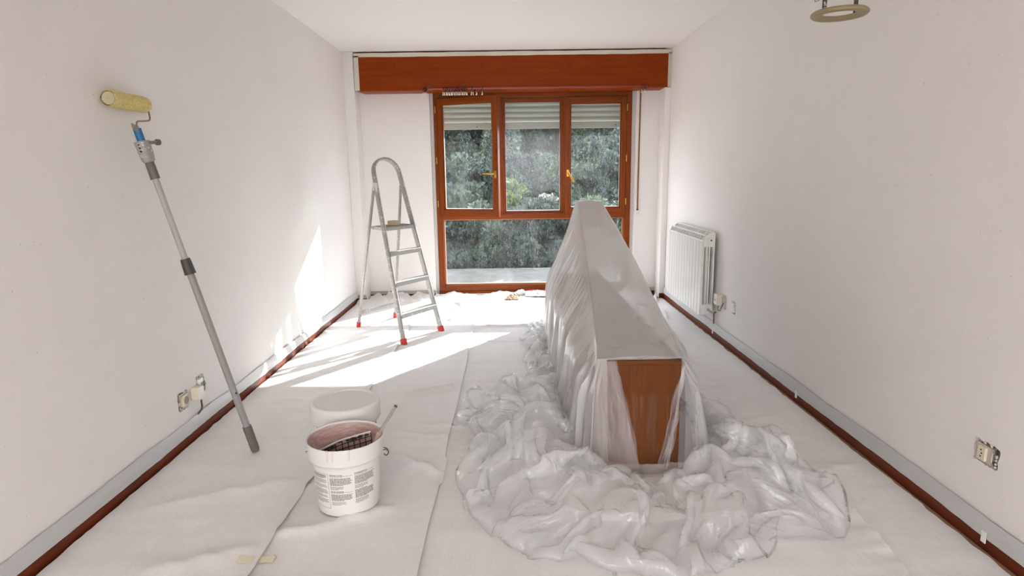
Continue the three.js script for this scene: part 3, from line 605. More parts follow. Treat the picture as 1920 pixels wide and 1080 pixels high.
  const clip = (poly, f) => { const inn = [], out = []; poly.forEach((v, k) => { const w = poly[(k + 1) % poly.length], a = f(v), b = f(w); (a >= 0 ? inn : out).push(v); if ((a >= 0) !== (b >= 0)) { const m = v.map((q, z) => q + ((w[z] - q) * a) / (a - b)); inn.push(m); out.push(m); } }); return [inn, out]; };
  const tautTri = [], foldTri = [], fan = (poly, list) => { for (let k = 1; k + 1 < poly.length; k++) list.push(poly[0], poly[k], poly[k + 1]); };
  for (let k = 0; k < split.length; k += 3) {
    const [a, b] = clip([vert(split[k]), vert(split[k + 1]), vert(split[k + 2])], (v) => v[0] - lerp(0.575, 0.455, v[1] / 0.55)); fan(b, foldTri);
    if (a.length > 2) { const [c, d] = clip(a, (v) => 0.757 - v[0]); fan(c, tautTri); fan(d, foldTri); }
  }
  const loose = (list) => { const g = new THREE.BufferGeometry(), flat = (k0, k1) => new THREE.Float32BufferAttribute(list.flatMap((v) => v.slice(k0, k1)), k1 - k0); g.setAttribute('position', flat(0, 3)); g.setAttribute('normal', flat(3, 6)); g.setAttribute('uv', flat(6, 8)); return g; };
  part('hanging_film', cut(hang), hangFilm, t);
  part('folded_film', loose(foldTri), pleatFilm, t);
  part('piled_film', cut(idx), film, t);
  part('taut_film', loose(tautTri), tautFilm, t).userData.label = 'clear taut film against the cabinet front';
  // a second thickness of film inside the first, over the roof and the sides
  {
    const R2 = RT + RS - 4, Q = new Float32Array(NU * (R2 + 1) * 3), N = whole.attributes.normal.array, ix = [];
    for (let j = 0; j <= R2; j++) for (let i = 0; i < NU; i++) { const q = id(i, j), t = j / R2, in_ = 0.003 + 0.012 * smooth(t, 0.2, 0.5) * (1 + n2(i * 0.05, t * 2)) * (1 - 0.8 * front(at(i / NU).k)); Q[q * 3] = P[q * 3] * (1 - 0 * in_) - N[q * 3] * 0 + (0.565 - P[q * 3]) * in_ * 1.6; Q[q * 3 + 1] = P[q * 3 + 1] - 0.002; Q[q * 3 + 2] = P[q * 3 + 2]; }
    for (let j = 0; j < R2; j++) for (let i = 0; i < NU; i++) { const d = -P[id(i, j) * 3 + 2]; if (d < 2.6 && j >= RT) continue; ix.push(id(i, j), id(i, j + 1), id(i + 1, j), id(i + 1, j), id(i, j + 1), id(i + 1, j + 1)); }
    const g2 = new THREE.BufferGeometry(); g2.setAttribute('position', new THREE.BufferAttribute(Q, 3)); g2.setAttribute('uv', new THREE.BufferAttribute(UV.slice(0, NU * (R2 + 1) * 2), 2)); g2.setIndex(ix); g2.computeVertexNormals();
    part('inner_film', g2, milkyFilm, t);
  }
  // gathered pleats hanging in front of the cabinet, two and three films thick
  const pleat = (xt0, xt1, xb0, xb1, yt, yb, lift, seed) => sheet(48, 60, (u, v) => {
    const y = lerp(yt, yb, v), a = lerp(xt0, xb0, v), b = lerp(xt1, xb1, v), w = b - a;
    const x = a + w * u + n2(u * 4 + seed, v * 2.2) * 0.012 * smooth(v, 0, 0.2), fold = rid(n2(u * 3.2 + seed, v * 1.3));
    return [x, y, 2.548 - lift - (0.006 + fold * 0.034 * smooth(v, 0, 0.35) + n2(u * 9, v * 5 + seed) * 0.004) * Math.sin(Math.PI * clamp(u, 0.04, 0.97)) - 0.03 * smooth(v, 0.75, 1) * lift * 10];
  });
  part('pleat', pleat(0.366, 0.462, 0.385, 0.578, 0.552, 0.055, 0.004, 3), pleatFilm, t);
  part('pleat', pleat(0.750, 0.762, 0.650, 0.704, 0.552, 0.06, 0.004, 11), pleatFilm, t);
}

// ---------------------------------------------------------------- paint buckets
const pailPlastic = phys(0xeceae5, 0.42, { clearcoat: 0.25, clearcoatRoughness: 0.35, bumpMap: paperBump, bumpScale: 0.0006 });
const pinkMap = texture(256, 256, (u, v) => { const a = wrapNoise(u, v, 7, 5, 81), b = wrapNoise(u, v, 22, 30, 82); return mixc([0.80, 0.64, 0.61], [0.90, 0.83, 0.80], 0.35 + a * 0.7 + b * 0.35); }, { metres: 0.35 });
const pinkPaint = std(0xffffff, 0.55, { map: pinkMap, side: THREE.DoubleSide });
const labelCanvas = document.createElement('canvas'); labelCanvas.width = 1024; labelCanvas.height = 640;
{
  const c = labelCanvas.getContext('2d'), r = mulberry(3);
  c.fillStyle = '#ece9e4'; c.fillRect(0, 0, 1024, 640);
  const block = (x, y, w, n, hgt, gap, tone, last = 0.6) => {               // lines of print too small to read, word by word
    for (let k = 0; k < n; k++) {
      const end = x + w * (k === n - 1 ? last : 0.9 + r() * 0.1); let q = x;
      while (q < end) { const ww = Math.min(end - q, 7 + r() * 26); c.fillStyle = tone; for (let t = q; t < q + ww - 2; t += 4) c.fillRect(t, y + (r() < 0.3 ? -1 : 0), 3, hgt); q += ww + 4; }
      y += gap;
    }
    return y;
  };
  c.strokeStyle = '#4c4a48'; c.lineWidth = 4; c.strokeRect(30, 24, 300, 580);
  let y = 44; y = block(52, y, 256, 4, 12, 17, '#1d1c1b', 0.8) + 14;
  for (const n of [6, 5, 7, 4, 6]) y = block(46, y, 268, n, 6, 12.5, '#3d3a38') + 14;
  y = 30; y = block(356, y, 300, 1, 12, 18, '#2c2a28'); y = block(356, y, 300, 2, 6, 13, '#3d3a38') + 12; y = block(356, y, 300, 9, 9, 14, '#2f2c2a') + 12; y = block(356, y, 190, 5, 6, 13, '#3d3a38') + 16;
  y = block(356, y, 300, 1, 12, 18, '#2c2a28'); y = block(356, y, 300, 2, 6, 13, '#3d3a38') + 10; y = block(356, y, 300, 8, 9, 14, '#2f2c2a') + 12; block(356, y, 210, 5, 6, 13, '#3d3a38');
  y = 20; y = block(690, y, 300, 1, 12, 18, '#2c2a28'); y = block(690, y, 300, 2, 6, 13, '#3d3a38') + 10; y = block(690, y, 300, 10, 9, 14, '#2f2c2a') + 12; y = block(690, y, 200, 5, 6, 13, '#3d3a38') + 16;
  y = block(690, y, 300, 1, 12, 18, '#2c2a28'); y = block(690, y, 300, 9, 9, 14, '#2f2c2a') + 12; block(690, y, 210, 6, 6, 13, '#3d3a38');
}
const labelMap = new THREE.CanvasTexture(labelCanvas); labelMap.colorSpace = THREE.SRGBColorSpace; labelMap.magFilter = THREE.LinearFilter;
const labelMat = std(0xffffff, 0.5, { map: labelMap });
// a curved label on a tapering wall: angles from the -x axis through the camera side
function wrapLabel(a0, a1, y0, y1, r) {
  return sheet(40, 8, (u, v) => { const a = lerp(a0, a1, u), y = lerp(y0, y1, v), R = r(y) + 0.0012; return [R * Math.cos(a), y, -R * Math.sin(a)]; }, (u, v) => [u, v]);
}
const PAIL_R = (y) => lerp(0.124, 0.137, y / 0.22);
function pailBody(h) {
  return lathe([[0.0005, 0.004], [0.112, 0.004], [0.119, 0.0], [0.124, 0.006], [PAIL_R(0.2), 0.2], [0.138, 0.215], [0.148, 0.222], [0.151, 0.228], [0.155, h - 0.008], [0.1565, h - 0.003], [0.1545, h], [0.151, h - 0.002], [0.149, h - 0.008]], 72);
}
const pail = thing('paint_bucket', 'open white paint bucket with printed label and pink paint residue inside', 'bucket', V(-0.683, 0.015, 2.36), 0);
part('shell', pailBody(0.298), pailPlastic, pail);
part('paint_lining', lathe([[0.1495, 0.288], [0.1475, 0.25], [0.134, 0.2], [0.122, 0.03], [0.0005, 0.026]], 72), pinkPaint, pail);
// outer label faces the camera (towards +z in three.js, a little to the left)
part('label', wrapLabel(Math.PI * 0.5 + 1.05, Math.PI * 0.5 - 1.2, 0.03, 0.196, PAIL_R), labelMat, pail);
{
  const ear = sub('bail', pail), a = 0.28;
  const wire = curve([V(0.158, 0.238, -0.02), V(0.172, 0.242, -0.02), V(0.178, 0.228, -0.02), V(0.168, 0.214, -0.02), V(0.158, 0.222, -0.02)], 20);
  part('wire_loop', tube(wire, 0.0022, { side: new THREE.Vector3(0, 0, 1) }), darkSteel, ear);
  part('wire', tube(curve([...Array(13)].map((_, k) => { const t = Math.PI * (k / 12); return V(0.166 * Math.cos(t), 0.226 - 0.055 * Math.sin(t), 0.168 * Math.sin(t)); }), 40), 0.0021, { side: new THREE.Vector3(0, 1, 0) }), darkSteel, ear);
  const dripPaint = std(0xe9e0db, 0.5), r = mulberry(9);
  for (let k = 0; k < 7; k++) { const t = r() * 6.28, L = 0.012 + r() * 0.04; part('paint_drip', sweep([...Array(6)].map((_, i) => { const y = 0.298 - L * (i / 5), R = 0.1565; return new THREE.Vector3(R * Math.cos(t), y, R * Math.sin(t)); }), new THREE.Vector3(-Math.sin(t), 0, Math.cos(t)), 0.005 + r() * 0.006, 0.0012, { n: 8, scale: (q) => 1 - q * 0.55 }), dripPaint, pail); }
  
}
// the second bucket, closed
const pail2 = thing('paint_bucket', 'white paint bucket with its lid on, standing behind the open bucket', 'bucket', V(-0.775, 0.015, 2.715), 0.3);
part('shell', pailBody(0.285), pailPlastic, pail2);
part('lid', lathe([[0.0005, 0.310], [0.132, 0.310], [0.137, 0.3105], [0.140, 0.3135], [0.1435, 0.318], [0.1495, 0.318], [0.1575, 0.312], [0.159, 0.304], [0.1585, 0.236], [0.156, 0.231], [0.1545, 0.24]], 72), pailPlastic, pail2);
part('label', wrapLabel(Math.PI * 0.5 - 0.25, Math.PI * 0.5 - 1.4, 0.05, 0.205, PAIL_R), std(0x3b4a78, 0.5), pail2);
// painter's grid leaning in the open bucket
const grid = thing('paint_grid', 'black wire roller grid crusted with white paint inside the open bucket', 'paint grid', V(-0.705, 0.25, 2.345), 0);
{
  const G = (u, v) => {                                                  // the bent panel: left third turned towards the camera
    const W = 0.222, x = u * W - W / 2, bend = x < -0.02 ? (-0.02 - x) * 0.75 : 0;
    return V(x * 0.985 + 0.012, (v - 1) * 0.17 + u * 0.062 + 0.004, 0.035 - bend * 0.95 + (v - 1) * -0.035);
  };
  const wires = [];
  for (let k = 0; k <= 9; k++) wires.push(tube([G(k / 9, 0), G(k / 9, 0.5), G(k / 9, 0.98)], 0.0018, { n: 6, side: new THREE.Vector3(1, 0, 0) }));
  for (let k = 0; k <= 7; k++) wires.push(tube([...Array(9)].map((_, i) => G(i / 8, k / 8)), 0.0018, { n: 6 }));
  part('wire_mesh', wires, std(0x1c1815, 0.6), grid);
  part('top_rail', sweep([...Array(9)].map((_, i) => G(i / 8, 1.0)), new THREE.Vector3(0, 1, 0), 0.0042, 0.0035, { n: 10 }), std(0xd9d0c8, 0.55), grid);
  const crust = [], r = mulberry(17);
  for (let k = 0; k < 26; k++) { const s = new THREE.IcosahedronGeometry(0.003 + r() * 0.004, 1); s.scale(1.7, 0.8, 0.8); const p = G(r(), 0.93 + r() * 0.05); s.translate(p.x, p.y, p.z + 0.003); crust.push(s); }
  part('dried_paint', crust, std(0x2a2320, 0.7), grid);
  part('backing_paint', sheet(24, 10, (u, v) => { const p = G(u, v * 0.96); return [p.x, p.y, -p.z + 0.006]; }), pinkPaint, grid);
}
const stick = thing('brush', 'thin paint-stained brush leaning out of the open bucket over its rim', 'brush', V(-0.60, 0.234, 2.37));
{
  const a = V(-0.02, -0.10, 0.0), b = V(0.052, 0.075, 0.012), c = V(0.122, 0.184, 0.02), e = V(0.126, 0.19, 0.021);
  part('handle', tube([b, c], 0.0065, { rb: 0.005 }), std(0xa89e92, 0.55), stick);
  part('ferrule', tube([c, e], 0.0071, { rb: 0.0055 }), std(0x5a534b, 0.6), stick);
  part('bristles', sweep([a, a.clone().lerp(b, 0.6), b], new THREE.Vector3(1, 0.4, 0), 0.011, 0.005, { n: 10 }), pinkPaint, stick);
}

// ---------------------------------------------------------------- roller on its telescopic pole
const R0 = V(-1.274, 0.018, 2.85), RT = V(-1.604, 1.56, 2.742);        // pole foot and top of the handle
const roller = thing('paint_roller', 'yellow paint roller on a long grey telescopic pole leaning on the left wall', 'paint roller', R0.clone());
{
  const P = (t) => R0.clone().lerp(RT, t).sub(R0), ax = RT.clone().sub(R0).normalize(), Z = new THREE.Vector3(0, 0, 1);
  const rel = (x, y, d) => V(x, y, d).sub(R0);
  part('grip', sweep([0, 0.008, 0.012, 0.03, 0.034, 0.055, 0.059, 0.078, 0.086, 0.088].map(P), Z, 0.0205, 0.0205, { n: 18, scale: (q) => 0.82 + 0.18 * Math.min(1, q * 6) + 0.06 * (Math.sin(q * 26) > 0.2 ? 1 : 0) }), greyPlastic, roller);
  part('lower_tube', tube([P(0.08), P(0.60)], 0.0165, { n: 18, side: Z }), std(0x9c9894, 0.42), roller);
  part('upper_tube', tube([P(0.60), P(0.885)], 0.0135, { n: 18, side: Z }), std(0xb3afa9, 0.42), roller);
  part('locking_collar', sweep([0.588, 0.592, 0.615, 0.628, 0.634].map(P), Z, 0.026, 0.026, { n: 18, scale: (q) => 1 - 0.22 * q }), std(0x4a4641, 0.5), roller);
  part('lock_button', tube([P(0.205).add(new THREE.Vector3(0.012, 0, 0.010)), P(0.205).add(new THREE.Vector3(0.017, 0, 0.015))], 0.0045), darkSteel, roller);
  part('pole_socket', sweep([0.868, 0.872, 0.90, 0.915].map(P), Z, 0.0205, 0.0205, { n: 16, scale: (q) => 1 - q * 0.1 }), greyPlastic, roller);
  const clamp = part('clamp_head', sweep([0.915, 0.92, 0.945, 0.965, 0.973].map(P), Z, 0.031, 0.024, { n: 16, e: 0.7, scale: (q) => 0.75 + 0.35 * Math.sin(Math.min(1, q * 1.3) * Math.PI * 0.55) }), std(0xffffff, 0.55, { map: paintSplash }), roller);
    part('clamp_grille', [0.944, 0.953, 0.962].map((t) => { const p = P(t); return tube([p.clone().add(V(-0.016, 0.003, -0.0255)), p.clone().add(V(0.004, 0.0, -0.0325))], 0.0038); }), blackHole, clamp);
  part('clamp_screw', [tube([P(0.968).add(V(0.015, 0.002, 0.0)), P(0.968).add(V(0.04, 0.006, 0.055))], 0.007), tube([P(0.968).add(V(0.036, 0.006, 0.047)), P(0.968).add(V(0.042, 0.007, 0.06))], 0.013, { n: 14 })], std(0xb0aaa2, 0.5, { map: paintSplash }), clamp);
  part('handle', sweep([0.972, 0.985, 1.0, 1.008].map(P), Z, 0.0165, 0.0165, { n: 14 }), std(0x1f6fa8, 0.45), roller);
  part('tape_tail', sheet(6, 4, (u, v) => { const p = P(1.004); return [p.x + 0.012 + n2(u * 2, v * 2) * 0.004, p.y - 0.012 + v * 0.026 + u * 0.012, -p.z - 0.008 - u * 0.05]; }), std(0x9d968a, 0.7, { side: THREE.DoubleSide }), roller);
  // wire frame bent round to the sleeve
  const wire = curve([P(1.0), rel(-1.606, 1.592, 2.742), rel(-1.608, 1.602, 2.752), rel(-1.618, 1.612, 2.83), rel(-1.626, 1.622, 2.882), rel(-1.632, 1.64, 2.895), rel(-1.634, 1.672, 2.890), rel(-1.634, 1.684, 2.878), rel(-1.634, 1.686, 2.84)], 60);
  part('wire_frame', tube(wire, 0.0036, { n: 8, side: new THREE.Vector3(1, 0, 0) }), std(0x8d7d4e, 0.45, { metalness: 0.3 }), roller);
  const slv = sheet(64, 90, (u, v) => {
    const a = u * Math.PI * 2, e = Math.min(1, Math.min(v, 1 - v) * 22), r = 0.0345 * (0.86 + 0.14 * Math.sqrt(e)) + n3(Math.cos(a) * 5, Math.sin(a) * 5, v * 26) * 0.0017 + n3(Math.cos(a) * 13, Math.sin(a) * 13, v * 70) * 0.0013;
    return [-1.634 + r * Math.cos(a), 1.6855 + r * Math.sin(a), lerp(2.612, 2.872, v)];
  }, (u, v) => [u * 0.22, v * 0.26]);
  slv.translate(-R0.x, -R0.y, -R0.z);
  const napMap = texture(256, 256, (u, v) => { const a = wrapNoise(u, v, 30, 30, 91), b = wrapNoise(u, v, 6, 6, 92); return mixc([0.78, 0.69, 0.40], [0.93, 0.87, 0.62], 0.6 + a * 0.5 + b * 0.35); }, { metres: 0.15 });
  const sleeve = part('sleeve', slv, std(0xffffff, 0.95, { map: napMap, bumpMap: napMap, bumpScale: 0.002 }), roller);
  const cap = lathe([[0.0005, 0.0], [0.008, 0.001], [0.011, 0.004], [0.019, 0.003], [0.024, 0.0], [0.027, 0.0015], [0.0275, 0.006], [0.026, 0.012]], 30); cap.rotateX(-Math.PI / 2); cap.translate(-1.634 - R0.x, 1.6855 - R0.y, -2.611 - R0.z);
  part('end_cap', cap, std(0xc9bf9a, 0.5), sleeve);
}

// ---------------------------------------------------------------- step ladder and tape
const LF1 = V(-0.866, 0, 4.823), LF2 = V(-0.606, 0, 5.241), LB1 = V(-1.385, 0, 5.423), LB2 = V(-1.115, 0, 5.786);
const ladder = thing('step_ladder', 'paint-speckled aluminium step ladder with red feet standing open in front of the window', 'ladder', LF1.clone().add(LB2).multiplyScalar(0.5));
{
  const O = ladder.position, e1 = LF2.clone().sub(LF1).normalize(), W = LF1.distanceTo(LF2), nrm = LB1.clone().add(LB2).sub(LF1).sub(LF2).setY(0).normalize();
  const tilt = THREE.MathUtils.degToRad(18.5), e2 = nrm.clone().multiplyScalar(Math.sin(tilt)).add(new THREE.Vector3(0, Math.cos(tilt), 0)), fn = new THREE.Vector3().crossVectors(e1, e2).normalize();
  const L = (a, b, c = 0) => LF1.clone().addScaledVector(e1, W / 2 + a).addScaledVector(e2, b).addScaledVector(fn, c).sub(O);
  const halfW = (b) => lerp(0.246, 0.162, clamp(b / 1.40, 0, 1));
  // front rails run up, over the top in a hoop and down the other side
  const path = [];
  for (const b of [0.045, 0.3, 0.6, 0.9, 1.1, 1.25, 1.37]) path.push(L(-halfW(b), b));
  for (let k = 0; k <= 14; k++) { const t = Math.PI * (1 - k / 14); path.push(L(0.158 * Math.cos(t), 1.455 + 0.135 * Math.sin(t))); }
  for (const b of [1.37, 1.25, 1.1, 0.9, 0.6, 0.3, 0.045]) path.push(L(halfW(b), b));
  part('front_frame', sweep(path, fn, 0.023, 0.0115, { n: 14, e: 0.6 }), ladderMetal, ladder);
  for (const s of [-1, 1]) part('foot', sweep([L(s * halfW(0), 0.0), L(s * halfW(0), 0.006), L(s * halfW(0.05), 0.052)], fn, 0.029, 0.018, { n: 14, e: 0.6 }), redRubber, ladder);
  for (const b of [0.25, 0.515, 0.772]) {
    const w = halfW(b) - 0.008, s = sub('step', ladder);
    const q = [[-0.034, 0.0], [0.046, 0.0]];
    const tread = sheet(1, 8, (u, v) => { const p = L(lerp(-w, w, u), b, 0).addScaledVector(nrm, lerp(-0.032, 0.05, v)); p.y += (v === 0 || v === 1 ? -0.022 : 0) + 0.006; return [p.x, p.y, -p.z]; }, (u, v) => [u * 0.4, v * 0.1]);
    part('tread', tread, ladderMetal, s);
    part('front_lip', bar(-w, w, -0.03, 0.008, -0.004, 0.003, 0.003).applyMatrix4(new THREE.Matrix4().makeBasis(e1, new THREE.Vector3(0, 1, 0), nrm.clone().negate()).setPosition(L(0, b).addScaledVector(nrm, -0.034))), ladderMetal, s);
    part('underside', bar(-w, w, -0.024, -0.004, 0.0, 0.004, 0.002).applyMatrix4(new THREE.Matrix4().makeBasis(e1, new THREE.Vector3(0, 1, 0), nrm.clone().negate()).setPosition(L(0, b).addScaledVector(nrm, 0.046))), ladderMetal, s);
  }
  // platform
  const B = new THREE.Matrix4().makeBasis(e1, new THREE.Vector3(0, 1, 0), nrm.clone().negate());
  const pw = halfW(0.985) - 0.012, pc = L(0, 0.985);
  const plat = part('platform', bar(-pw, pw, -0.026, 0.004, -0.03, 0.21, 0.004).applyMatrix4(B.clone().setPosition(pc)), ladderMetal, ladder);
  part('tread_rib', [...Array(6)].map((_, k) => bar(-pw + 0.01, pw - 0.01, 0.004, 0.007, -0.015 + k * 0.036, -0.005 + k * 0.036, 0.001).applyMatrix4(B.clone().setPosition(pc))), ladderMetal, plat);
  for (const s of [-1, 1]) part('platform_arm', bar(s * pw - 0.006, s * pw + 0.006, -0.018, 0.0, 0.18, 0.275, 0.003).applyMatrix4(B.clone().setPosition(pc)), ladderMetal, ladder);
  // rear legs
  const hingeY = 1.345, rear = [];
  for (const [s, f] of [[-1, LB1], [1, LB2]]) {
    const top = L(s * (halfW(hingeY) + 0.002), hingeY).addScaledVector(nrm, 0.032), low = f.clone().sub(O); rear.push([top, low]);
    part('rear_leg', sweep([low.clone().lerp(top, 0.03), low.clone().lerp(top, 0.5), top], nrm, 0.0135, 0.0105, { n: 12, e: 0.6 }), ladderMetal, ladder);
    part('foot', sweep([low, low.clone().lerp(top, 0.005), low.clone().lerp(top, 0.045)], nrm, 0.0195, 0.017, { n: 12, e: 0.6 }), redRubber, ladder);
    part('hinge_bracket', [bar(-0.008, 0.008, -0.035, 0.03, -0.028, 0.042, 0.004).applyMatrix4(B.clone().setPosition(L(s * (halfW(hingeY) + 0.006), hingeY)))], std(0xd6d3cc, 0.5), ladder);
  }
  for (const [t, hh] of [[0.115, 0.02]]) {
    const a = rear[0][1].clone().lerp(rear[0][0], t), b = rear[1][1].clone().lerp(rear[1][0], t);
    part('rear_brace', sweep([a, b], new THREE.Vector3(0, 1, 0), hh, 0.004, { n: 10, e: 0.5 }), ladderMetal, ladder);
  }
  const tp = L(-0.02, 0.985).addScaledVector(nrm, 0.06).add(O); tp.y += 0.0085;
  const tape = thing('tape_roll', 'roll of beige masking tape lying on the ladder platform', 'tape roll', tp);
  part('tape', lathe([[0.032, 0.0], [0.048, 0.0], [0.0495, 0.002], [0.0495, 0.036], [0.048, 0.038], [0.032, 0.038]], 40), std(0xcdb38a, 0.7), tape);
  part('core', lathe([[0.0315, 0.0], [0.0295, 0.001], [0.0295, 0.037], [0.0315, 0.038]], 40), std(0x9a7b55, 0.8), tape);
}

// ---------------------------------------------------------------- radiator
const radiator = thing('radiator', 'white sectioned aluminium radiator on the right wall near the window', 'radiator', V(XR - 0.005, 0.185, 4.945));
{
  const N = 13, pitch = 0.0823;
  const web = (d0, dep0, thick) => {                                     // side profile of a web: y up, x out from the wall (negative)
    const s = new THREE.Shape();
    s.moveTo(-0.022, 0.02); s.lineTo(-0.114, 0.0); s.lineTo(-0.114, 0.615); s.quadraticCurveTo(-0.108, 0.655, -0.088, 0.662); s.lineTo(-0.074, 0.664); s.quadraticCurveTo(-0.066, 0.684, -0.036, 0.686); s.lineTo(-0.022, 0.684); s.closePath();
    for (const [a, b] of [[-0.106, -0.090], [-0.082, -0.066], [-0.056, -0.034]]) { const h = new THREE.Path(); h.moveTo(a, 0.09); h.lineTo(a, 0.57); h.lineTo(b, 0.57); h.lineTo(b, 0.09); h.closePath(); s.holes.push(h); }
    const g = new THREE.ExtrudeGeometry(s, { depth: thick, bevelEnabled: false, curveSegments: 6 }); g.translate(0, 0, -d0 - thick); return g;
  };
  const louver = (pts, d0, d1) => { const g = sweep(curve(pts.map(([x, y]) => V(x, y, (d0 + d1) / 2)), 8), new THREE.Vector3(0, 0, 1), (d1 - d0) / 2, 0.0022, { n: 8, e: 0.4 }); return g; };
  for (let k = 0; k < N; k++) {
    const d0 = k * pitch + 0.002, d1 = (k + 1) * pitch - 0.002;
    const s = part('section', [
      bar(-0.124, -0.112, 0.0, 0.618, d0 + 0.0025, d1 - 0.0025, 0.004, 'y'),
      web((d0 + d1) / 2 - 0.004, 0, 0.008), ...(k === 0 ? [web(d0, 0, 0.004)] : []),
      louver([[-0.119, 0.60], [-0.118, 0.618], [-0.115, 0.624]], d0, d1), louver([[-0.094, 0.655], [-0.088, 0.660], [-0.08, 0.662]], d0, d1), louver([[-0.044, 0.684], [-0.036, 0.687], [-0.022, 0.687]], d0, d1),
      bar(-0.085, -0.06, 0.03, 0.62, (d0 + d1) / 2 - 0.012, (d0 + d1) / 2 + 0.012, 0.006, 'y'), bar(-0.022, -0.018, 0.02, 0.68, d0, d1, 0.001, 'y'),
      tube([V(-0.06, 0.05, d0), V(-0.06, 0.05, d1)], 0.02, { n: 14 }), tube([V(-0.06, 0.62, d0), V(-0.06, 0.62, d1)], 0.02, { n: 14 }),
    ], radiatorPaint, radiator);
  }
  const plug = (y, d, f) => part('end_plug', [tube([V(-0.06, y, d), V(-0.06, y, d - 0.012)], 0.022, { n: 18 }), tube([V(-0.06, y, d - 0.012), V(-0.06, y, d - 0.024)], 0.011, { n: 6 })], f, radiator);
  plug(0.625, 0.002, radiatorPaint); plug(0.05, 0.002, radiatorPaint);
  part('vent_key', tube([V(-0.06, 0.625, -0.022), V(-0.06, 0.625, -0.03)], 0.006), blackHole, radiator);
  const val = part('valve', [tube([V(-0.06, 0.05, -0.02), V(-0.06, 0.05, -0.045)], 0.012), tube([V(-0.06, 0.05, -0.035), V(-0.03, 0.03, -0.038), V(-0.004, 0.03, -0.038)], 0.008)], steel, radiator);
  part('pipe', tube(curve([V(-0.004, 0.035, -0.05), V(-0.018, 0.03, -0.055), V(-0.02, -0.02, -0.055), V(-0.02, -0.06, -0.052)], 12), 0.007), std(0x8a6a55, 0.5), val);
  for (const d of [0.2, 0.86]) part('bracket', [bar(-0.02, 0.004, 0.6, 0.64, d, d + 0.03, 0.003)], steel, radiator);
}

// ---------------------------------------------------------------- sockets
// each sits on a wall, built facing +z with its back at 0, then turned
const plasterCrumb = std(0xdad5cc, 0.9);
const crumbs = (w, h, seed, n = 12) => [...Array(n)].map((_, k) => { const r = mulberry(seed + k * 7), a = r() * 6.283, c = Math.cos(a), q = Math.sin(a), m = Math.max(Math.abs(c) / (w / 2), Math.abs(q) / (h / 2)); const g = new THREE.IcosahedronGeometry(0.003 + r() * 0.003, 0); g.scale(1.4, 1, 0.5); g.rotateZ(r() * 6); g.translate(c / m, q / m, 0.002); return g; });
const crumbParts = (list, t) => { for (const g of list) part('broken_plaster', g, plasterCrumb, t); };
const disc = (r, z0, z1) => { const g = new THREE.CylinderGeometry(r, r, z1 - z0, 28); g.rotateX(Math.PI / 2); g.translate(0, 0, (z0 + z1) / 2); return g; };
const fb = (x0, x1, y0, y1, z0, z1, r = 0.002) => bar(x0, x1, y0, y1, -z1, -z0, r);
function socketGroup(label, x, y, d, category = 'socket') {
  const t = thing('wall_socket', label, category, V(x, y, d), x < 0 ? Math.PI / 2 : -Math.PI / 2);
  return t;
}
